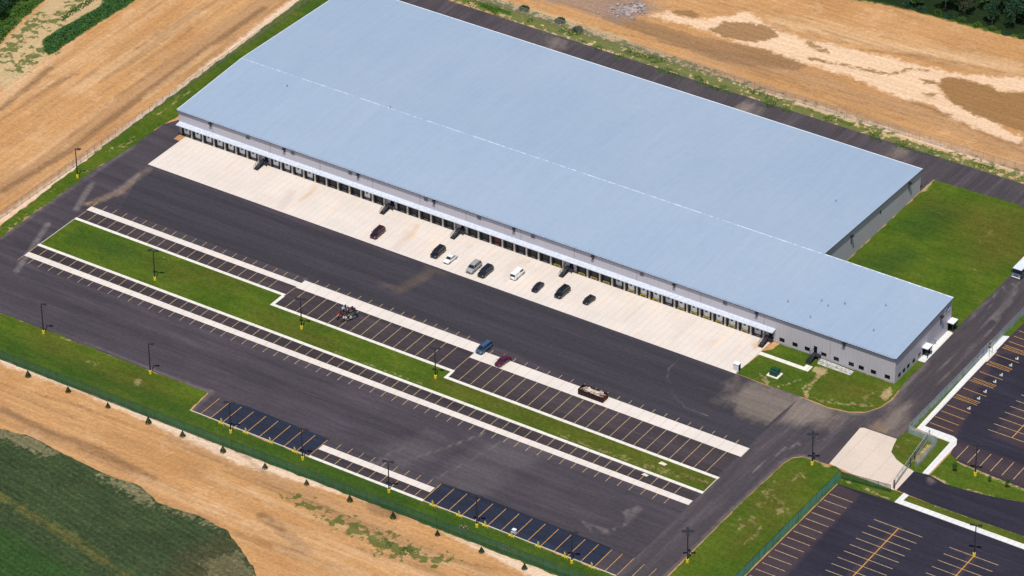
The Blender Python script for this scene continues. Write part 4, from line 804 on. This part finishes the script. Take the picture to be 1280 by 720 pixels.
# white bus at the right edge
t = empty('shuttle_bus', (3.5, 62.0, .03), R(0), 'white roofed bus on the side road at the right edge of the photo', 'bus')
Mwb = paintm('bus_white', (.62, .66, .74, 1)); Mbb = paintm('bus_slate', (.10, .125, .18, 1))
bm = bmesh.new(); box(bm, -1.25, -4.6, .4, 1.25, 5.4, 1.5); box(bm, -1.25, -4.3, 1.5, 1.25, 5.4, 1.52); bmesh.ops.bevel(bm, geom=bm.edges[:], offset=.05, segments=1, affect='EDGES'); mesh_obj('body', bm, Mbb, t)
bm = bmesh.new(); box(bm, -1.2, -4.35, 1.51, 1.2, 5.3, 2.62); mesh_obj('window_band', bm, MGc, t)
bm = bmesh.new(); box(bm, -1.28, -4.2, 2.62, 1.28, 5.4, 2.85); bmesh.ops.bevel(bm, geom=bm.edges[:], offset=.08, segments=2, affect='EDGES'); rf = mesh_obj('roof', bm, Mwb, t)
bxo('roof_hatch', (-.4, -1, 2.86, .4, -.2, 2.95), MT, rf); bxo('bumper', (-1.2, -4.72, .38, 1.2, -4.6, .62), MT, t)
for s in (-1, 1):
    bxo('headlight', (s*.9-.18, -4.66, .85, s*.9+.18, -4.59, 1.08), MHl, t); bxo('mirror', (s*1.45-.12, -4.4, 1.6, s*1.45+.12, -4.25, 2.2), MDk, t)
    for y in (-3.0, 3.2):
        bm = bmesh.new(); tube(bm, (s*1.0, y, .48), (s*1.27, y, .48), .48, seg=18); wl = mesh_obj('wheel', bm, MTy, t); bm = bmesh.new(); tube(bm, (s*1.27, y, .48), (s*1.29, y, .48), .28, seg=10); mesh_obj('rim', bm, MRm, wl)

# motorcycles
def moto(col, label, loc, rz, mname):
    t = empty('motorcycle', (loc[0], loc[1], .035), rz, label, 'motorcycle', 'motorcycles grouped in the trailer bays'); pm = paintm(mname, col)
    t.scale = (1.35, 1.35, 1.35)
    for y, nm in ((-.75, 'front_wheel'), (.75, 'rear_wheel')):
        bm = bmesh.new(); seg = 18
        rr = [[bm.verts.new((x, y+math.cos(a)*r, .32+math.sin(a)*r)) for a in [i*2*math.pi/seg for i in range(seg)]] for x, r in ((-.06, .22), (-.08, .32), (.08, .32), (.06, .22))]
        for A, B in zip(rr, rr[1:]+rr[:1]):
            for i in range(seg): bm.faces.new((A[i], A[(i+1) % seg], B[(i+1) % seg], B[i]))
        wl = mesh_obj(nm, bm, MTy, t); bm = bmesh.new()
        for i in range(6): a_ = i*math.pi/3; tube(bm, (0, y, .32), (0, y+math.cos(a_)*.23, .32+math.sin(a_)*.23), .015, seg=4)
        mesh_obj('spokes', bm, MRm, wl)
    bm = bmesh.new(); tube(bm, (0, -.75, .32), (0, -.42, .98), .05); tube(bm, (-.36, -.35, 1.05), (.36, -.35, 1.05), .025); tube(bm, (0, -.42, .95), (0, -.36, 1.05), .04); mesh_obj('handlebar', bm, MRm, t)
    mesh_obj('fuel_tank', loft([(-.42, .6, .78, .12, .1), (-.3, .58, .98, .2, .15), (0, .58, .96, .2, .14), (.12, .6, .82, .12, .1)], bodyring), pm, t, True)
    mesh_obj('seat', loft([(.1, .66, .9, .14, .12), (.35, .62, .86, .19, .16), (.7, .68, .92, .16, .13), (.85, .75, .95, .1, .08)], bodyring), MBk, t, True)
    bm = bmesh.new(); box(bm, -.22, -.35, .22, .22, .3, .58); tube(bm, (.2, -.2, .3), (.24, .95, .32), .06); tube(bm, (-.2, -.2, .3), (-.24, .95, .32), .06); mesh_obj('engine', bm, MRm, t)
    for s in (-1, 1): bxo('saddlebag', (s*.32-.1, .5, .42, s*.32+.1, 1.05, .78), pm, t, .03)
    mesh_obj('windshield', loft([(-.62, .85, 1.25, .24, .2), (-.5, .8, 1.2, .2, .16)], bodyring), pm, t, True)
    bm = bmesh.new(); tube(bm, (0, -.72, .86), (0, -.6, .86), .1, seg=10); mesh_obj('headlight', bm, MHl, t)
for px, py, col, rz, lb, mn in ((424, 395, (.28, .012, .012, 1), 15, 'bright red motorcycle at the left of the group', 'moto_red'), (430, 387, (.35, .42, .5, 1), 10, 'silver blue motorcycle at the top of the group', 'moto_silver_blue'),
    (437.5, 388.5, (.10, .012, .03, 1), -12, 'dark maroon motorcycle nearest the concrete strip', 'moto_maroon'), (433, 399, (.48, .42, .36, 1), -25, 'pale beige motorcycle at the bottom of the group', 'moto_beige'), (441.5, 396, (.010, .05, .045, 1), -8, 'dark green motorcycle at the right of the group', 'moto_green')):
    g = P(px, py, .5); moto(col, lb, (g.x, g.y), R(rz), mn)

# skip with scrap
t = empty('roll_off_skip', (-59.2, -44.2, .045), R(0), 'open dark brown roll-off skip standing on the concrete strip', 'skip')
MSk = plain('skip_brown', (.030, .014, .014, 1), .7, .3, 0, .4, 1)
bm = bmesh.new(); Lx, Wy, H = 3.6, 1.2, 1.6
box(bm, -Lx, -Wy, .15, Lx, Wy, .27); box(bm, -Lx, -Wy, .27, Lx, -Wy+.08, H); box(bm, -Lx, Wy-.08, .27, Lx, Wy, H); box(bm, -Lx, -Wy+.08, .27, -Lx+.08, Wy-.08, H); mesh_obj('skip_body', bm, MSk, t)
bxo('tail_gate', (Lx-.08, -Wy+.08, .27, Lx, Wy-.08, H-.02), plain('gate_rust', (.09, .022, .012, 1), .8, .2, 0, .3), t)
for s in (-1, 1):
    bm = bmesh.new()
    for i in range(10): x = -Lx+.3+i*(2*Lx-.6)/9; box(bm, x-.06, s*Wy-(.1 if s < 0 else 0), .2, x+.06, s*Wy+(.1 if s > 0 else 0), H-.1)
    mesh_obj('side_rib', bm, MSk, t); bm = bmesh.new(); tube(bm, (-Lx, s*Wy, H), (Lx, s*Wy, H), .07); mesh_obj('top_rail', bm, MSk, t)
MDb = plain('pale_board', (.52, .42, .36, 1), .8, .2, 0, .3, 1); MDb2 = plain('torn_card', (.30, .22, .18, 1), .8, .2, 0, .3)
rr = random.Random(5)
bm = bmesh.new()
for i in range(70):
    L_, W_, T_ = rr.uniform(.5, 2.0), rr.uniform(.25, .9), rr.uniform(.04, .2); q = bmesh.new(); box(q, -L_/2, -W_/2, -T_/2, L_/2, W_/2, T_/2)
    M_ = Matrix.Translation((rr.uniform(-2.7, 2.6), rr.uniform(-.6, .6), rr.uniform(.9, 1.75))) @ Matrix.Rotation(rr.uniform(-.6, .6), 4, 'Z') @ Matrix.Rotation(rr.uniform(-.35, .35), 4, 'X') @ Matrix.Rotation(rr.uniform(-.4, .4), 4, 'Y')
    bmesh.ops.transform(q, matrix=M_, verts=q.verts[:]); me = bpy.data.meshes.new('tmp'); q.to_mesh(me); q.free(); bm.from_mesh(me); bpy.data.meshes.remove(me)
o = mesh_obj('scrap', bm, MDb); o.location = (-59.2, -44.2, .045); tag(o, 'heap of pale boards and scrap filling the open skip', 'scrap', None, 'stuff'); o.data.materials.append(MDb2)
for p in o.data.polygons: p.material_index = 1 if (p.index//6) % 3 == 0 else 0
# loose debris on the ground
for px, py, s, lb, nm in ((828.5, 580, 1.1, 'pale flat slab lying in the median grass', 'flat_slab'), (806.5, 594, .9, 'white flat board lying in a striped bay of the lower row', 'flat_board')):
    g = P(px, py); bm = bmesh.new(); prism(bm, [(-.9*s, -.4*s), (.7*s, -.5*s), (.95*s, .3*s), (-.6*s, .5*s)], 0, .1); o = mesh_obj(nm, bm, plain(nm+'_pale', (.68, .60, .48, 1))); o.location = (g.x, g.y, .06); tag(o, lb, 'slab')

# ------------------------------------------------------------------ plants
def leafmat(name, a, b, sc=.6):
    n = N(name); c = n.mix(n.ss(n.noise(sc, 4, .6), .35, .65), a, b); c = n.val(c, n.ss(n.noise(5, 3, .7), .2, .8, .7, 1.3)); n.done(c, .8, .2); return n.m
def leaves(name, centres, size, mat, parent=None, flat=.0):
    k = len(centres); c = np.array(centres); nrm = rng.normal(size=(k, 3)); nrm[:, 2] = np.abs(nrm[:, 2])+flat; nrm /= np.linalg.norm(nrm, axis=1)[:, None]
    u = np.cross(nrm, rng.normal(size=(k, 3))); u /= np.linalg.norm(u, axis=1)[:, None]; v = np.cross(nrm, u); s = (size*rng.uniform(.6, 1.3, k))[:, None]
    V = np.stack([c-u*s*.5, c-v*s*.35, c+u*s*.5, c+v*s*.35], 1).reshape(-1, 3)
    me = bpy.data.meshes.new(name); me.vertices.add(4*k); me.vertices.foreach_set('co', V.ravel().astype(np.float32)); me.loops.add(4*k); me.loops.foreach_set('vertex_index', np.arange(4*k, dtype=np.int32))
    me.polygons.add(k); me.polygons.foreach_set('loop_start', np.arange(0, 4*k, 4, dtype=np.int32)); me.update(calc_edges=True); me.materials.append(mat)
    o = bpy.data.objects.new(name, me); COL.objects.link(o)
    if parent: o.parent = parent
    return o
LT = [leafmat('leaves_blue_green', (.016, .050, .026, 1), (.030, .078, .036, 1)), leafmat('leaves_mid_green', (.030, .078, .012, 1), (.055, .11, .018, 1)), leafmat('leaves_bright_green', (.045, .11, .012, 1), (.065, .14, .016, 1)), leafmat('leaves_dull', (.030, .045, .022, 1), (.055, .07, .035, 1))]
MBr = plain('bark', (.11, .085, .06, 1), .9, .1, 0, .3, 2)
def tree(h, cr, mat, dens=1100):
    t = empty('tree'); bm = bmesh.new(); tube(bm, (0, 0, 0), (0, 0, h*.5), .28, .17); tube(bm, (0, 0, h*.5), (.1, .1, h*.85), .17, .06)
    lobes = []
    for i in range(11):
        a = rng.uniform(0, 6.28); r = cr*rng.uniform(.25, .7); z = h*rng.uniform(.38, .86); p = Vector((math.cos(a)*r, math.sin(a)*r, z)); lobes.append((p, cr*rng.uniform(.32, .52)))
        tube(bm, (0, 0, z*.62), p, .10, .03, 6)
    lobes.append((Vector((0, 0, h*.9)), cr*.4)); mesh_obj('trunk', bm, MBr, t)
    C = []
    for p, r in lobes:
        k = int(dens*r*r/ (cr*cr)*.45)+40; d = rng.normal(size=(k, 3)); d /= np.linalg.norm(d, axis=1)[:, None]; rad = r*rng.uniform(.55, 1.08, k)**.6
        C.append(np.array(p)+d*rad[:, None]*np.array([1, 1, .8]))
    leaves('crown', np.concatenate(C), .62, mat, t); return t
variants = [tree(10.5, 4.2, LT[0]), tree(8.5, 3.6, LT[1]), tree(11.5, 4.4, LT[3]), tree(7, 3.2, LT[2]), tree(9.5, 4.0, LT[0])]
TW = ['dark blue green', 'mid green', 'greyish green', 'bright green', 'dense dark']
spots = []
line = [(-104, 163.5), (-95, 165.6), (-86, 166), (-78, 166.8), (-70, 167.5), (-62.5, 168), (-55, 169), (-48, 170), (-41, 171.5)]
wrd = ['first', 'second', 'third', 'fourth', 'fifth', 'sixth', 'seventh', 'eighth', 'ninth', 'tenth', 'eleventh', 'twelfth']
for r_, off in enumerate((2.5, 9, 16, 23.5)):
    for i, (x, y) in enumerate(line):
        if r_ == 0 and i < 2: continue
        spots.append((x+rng.uniform(-1.5, 1.5)+(3.5 if r_ % 2 else 0), y+off+rng.uniform(-1, 1), [0, 4, 1, 0, 2, 4, 0, 3, 1][(i+r_*4) % 9], r_, i))
rowname = ['front row along the soil edge', 'second row of the wood', 'third row of the wood', 'rear row of the wood']
first = set()
bpy.context.view_layer.update()
for x, y, v, r_, i in spots:
    lb = '%s tree, %s from the left in the %s' % (TW[v], wrd[i], rowname[r_]); s = rng.uniform(.95, 1.25) if r_ else rng.uniform(.6, .85)
    src = variants[v]
    if v not in first: first.add(v); o = src; o.location = (x, y, 0); o.scale = (s, s, s); o['label'] = lb
    else: o = dup(src, (x, y, 0), rng.uniform(0, 6), lb, s)
    o['category'] = 'tree'; o['group'] = 'trees of the wood beyond the graded soil'; o.scale = (s, s, s)
for (x, y), lb in zip((tuple(P(-2, 24)[:2]), tuple(P(8, 10)[:2]), tuple(P(24, 2)[:2])), ('dark tree at the upper left edge of the photo', 'dark tree in the upper left corner between two others', 'small dark tree at the top edge beside the left corner')):
    o = dup(variants[0], (x, y, 0), rng.uniform(0, 6), lb, .7); o['group'] = 'trees in the upper left corner'; o['category'] = 'tree'
# low shrubs in front of the wood
def shrub(mat, r, h, k=260):
    t = empty('shrub'); bm = bmesh.new()
    for i in range(5): a = i*1.26; tube(bm, (0, 0, 0), (math.cos(a)*r*.5, math.sin(a)*r*.5, h*.6), .05, .02, 5)
    mesh_obj('stem', bm, MBr, t)
    d = rng.normal(size=(k, 3)); d /= np.linalg.norm(d, axis=1)[:, None]; d[:, 2] = np.abs(d[:, 2]); c = d*rng.uniform(.4, 1.0, k)[:, None]**.5*np.array([r, r, h]); leaves('foliage', c, .42, mat, t); return t
sh = [shrub(LT[0], 1.8, 1.3, 420), shrub(LT[1], 1.5, 1.5), shrub(LT[2], 1.3, 1.1)]; bpy.context.view_layer.update()
SP = [(1135, 7, 0, 'blue green shrub at the left end of the wood edge'), (1152, 13, 0, 'dark shrub below the second front tree of the wood'), (1172, 18, 1, 'low green shrub at the wood edge near its middle'), (1186, 21, 0, 'blue green rounded shrub at the foot of the wood'), (1202, 26, 1, 'green shrub spilling onto the soil at the wood edge'), (1222, 32, 2, 'bright green shrub at the right part of the wood edge'), (1240, 37, 1, 'green shrub under the pale trunk at the wood edge'), (1258, 42, 0, 'dark shrub near the right end of the wood edge'), (1277, 47, 1, 'green shrub at the far right of the wood edge'),
      (700, 27, 0, 'blue green shrub in the weedy strip behind the back road'), (722, 38, 0, 'round dark shrub right of another in the weedy strip'), (655, 12, 0, 'large dark shrub at the top of the weedy strip')]
fs = set()
for px, py, v, lb in SP:
    g = P(px, py); s = rng.uniform(.8, 1.1)
    if v not in fs: fs.add(v); o = sh[v]; o.location = (g.x, g.y, 0); o['label'] = lb
    else: o = dup(sh[v], (g.x, g.y, 0), rng.uniform(0, 6), lb, s)
    o['category'] = 'shrub'; o['group'] = 'shrubs at the wood edge' if px > 1000 else 'shrubs in the weedy strip'
# young conifers
t = empty('young_conifer'); bm = bmesh.new(); tube(bm, (0, 0, 0), (0, 0, 1.0), .06, .04, 6); mesh_obj('trunk', bm, MBr, t)
k = 900; z = rng.uniform(0, 1, k)**1.35; a = rng.uniform(0, 6.28, k); rad = (1-z)*.95*(.55+.45*rng.uniform(0, 1, k)**.4)*(1+.15*np.sin(z*26)); C = np.stack([np.cos(a)*rad, np.sin(a)*rad, .2+z*2.15], 1)
leaves('foliage', C, .22, leafmat('conifer_needles', (.018, .045, .018, 1), (.028, .060, .024, 1)), t)
CX = [(-180.7, 'first'), (-168.2, 'second'), (-156, 'third'), (-143.7, 'fourth'), (-133.4, 'fifth'), (-121.4, 'sixth'), (-109, 'seventh'), (-96.9, 'eighth'), (-84.5, 'ninth'), (-72.2, 'tenth'), (-59.7, 'eleventh'), (-47.5, 'twelfth'), (-35.7, 'last')]
bpy.context.view_layer.update()
for i, (x, wd) in enumerate(CX):
    lb = ('%s young conifer from the left in the row below the green fence' % wd) if wd != 'last' else 'rightmost young conifer in the row below the green fence'; y = -111.7+.9*(x+180)/150; s = rng.uniform(.62, .85)
    o = t if i == 0 else dup(t, (x, y, 0), rng.uniform(0, 6), lb, s)
    if i == 0: o.location = (x, y, 0); o.scale = (.8, .8, .8)
    o['label'] = lb; o['category'] = 'conifer'; o['group'] = 'young conifers planted along the fence'
# saplings
t = empty('sapling'); bm = bmesh.new(); tube(bm, (0, 0, 0), (0, 0, 1.6), .05, .03, 6); mesh_obj('trunk', bm, MBr, t)
k = 260; d = rng.normal(size=(k, 3)); C = d/np.linalg.norm(d, axis=1)[:, None]*rng.uniform(.3, 1, k)[:, None]*np.array([.8, .8, .9])+np.array([0, 0, 1.9]); leaves('crown', C, .24, LT[1], t); bpy.context.view_layer.update()
for i, (px, py, lb) in enumerate(((1193, 590, 'young sapling left of the lamp post on the drive verge'), (1237, 603, 'faint young sapling right of the lamp post on the drive verge'), (1259, 610, 'dark young sapling at the right part of the drive verge'))):
    g = P(px, py); o = t if i == 0 else dup(t, (0, 0, 0), 1.0*i, lb, 1.0 if i == 2 else .7); o.location = (g.x, g.y, .04); o['label'] = lb; o['category'] = 'sapling'; o['group'] = 'saplings on the drive verge'
# masses of weeds
def scatter(name, polys, per, size, hmax, mat, label, cat='weeds'):
    C = []
    for poly in polys:
        a = np.array(poly); x0, y0 = a.min(0); x1, y1 = a.max(0); k = int((x1-x0)*(y1-y0)*per); q = np.stack([rng.uniform(x0, x1, k), rng.uniform(y0, y1, k)], 1); d = sdist(q, poly); q = q[d > 0]; d = d[d > 0]
        nz = np.array([mnoise.noise(Vector((x*.22, y*.22, 1))) for x, y in q]); keep = nz > (-.9 if 'hedge' in name else -.22 if hmax > 1 else .05 if per > 9 or per < 4 else .14)
        q = q[keep]; nz = nz[keep]; d = d[keep]; h = np.minimum(1, d/1.5)*hmax*(.45+.55*np.clip(nz+.5, 0, 1)); C.append(np.column_stack([q, h*rng.uniform(.05, 1, len(q))**.6]))
    o = leaves(name, np.concatenate(C), size, mat, None, .6); return tag(o, label, cat, None, 'stuff')
scatter('hedge', [PP([(54, 62), (53, 50), (70, 38), (95, 25), (125, 8), (132, -4), (190, -14), (156, 9), (125, 28), (94, 48), (68, 66), (61, 69)])], 14.0, .55, 1.0, leafmat('hedge_leaves', (.026, .082, .022, 1), (.042, .12, .028, 1)), 'dense dark green band of tall weeds on the upper left soil', 'hedge')
scatter('tall_grass', [PP([(-50, 80), (0, 57), (9, 45), (31, 23), (58, 0), (75, -14), (-60, -14)]), PP([(72, 24), (112, -4), (128, -4), (78, 27)])], 7.0, .6, 1.1, leafmat('tall_grass_blades', (.030, .085, .012, 1), (.045, .105, .018, 1)), 'tall bright grass in the upper left corner', 'grass')
scatter('roadside_weeds', [PP([(570, 0), (600, 0), (700, 32), (800, 62), (880, 92), (960, 118), (1060, 152), (1160, 186), (1280, 218), (1280, 226), (1150, 194), (960, 136), (800, 84), (680, 44)])], 9.0, .4, .45, LT[2], 'patchy green weeds between the back road and the rear fence')
scatter('roadside_weeds', [PP([(480, 672), (500, 676), (518, 688), (520, 694), (500, 694), (482, 684)])], 9.0, .4, .5, LT[1], 'patch of green weeds in the soil below the lower fence')
scatter('fence_weeds', [PP([(0, 441), (240, 534), (400, 597), (560, 660), (740, 730), (740, 722), (400, 592), (0, 437)])], 3, .35, .4, LT[1], 'ragged weeds growing along the foot of the lower fence')
scatter('dry_brush', [PP([(552, 650), (580, 655), (640, 682), (662, 694), (655, 699), (610, 682), (555, 660)])], 9, .4, .7, leafmat('dry_brush_stems', (.20, .15, .11, 1), (.28, .22, .17, 1)), 'grey brown dry brush against the lower fence')
# rubble pile
C = bmesh.new(); rr = random.Random(3)
for i in range(120):
    px, py = 785+rr.gauss(0, 12), 13+rr.gauss(0, 4); g = P(px, py); s = rr.uniform(.25, .8); r = bmesh.ops.create_icosphere(C, subdivisions=1, radius=s, matrix=Matrix.Translation((g.x, g.y, s*.25)) @ Matrix.Diagonal((rr.uniform(.7, 1.3), rr.uniform(.7, 1.3), rr.uniform(.4, .8), 1)))
    for v in r['verts']: v.co += Vector((rr.uniform(-.1, .1), rr.uniform(-.1, .1), rr.uniform(-.06, .06)))
o = mesh_obj('rubble', C, plain('rubble_grey', (.30, .25, .24, 1), .9, .1, 0, .35, 1)); tag(o, 'scattered grey rubble on the soil left of the pale flats', 'rubble', None, 'stuff')
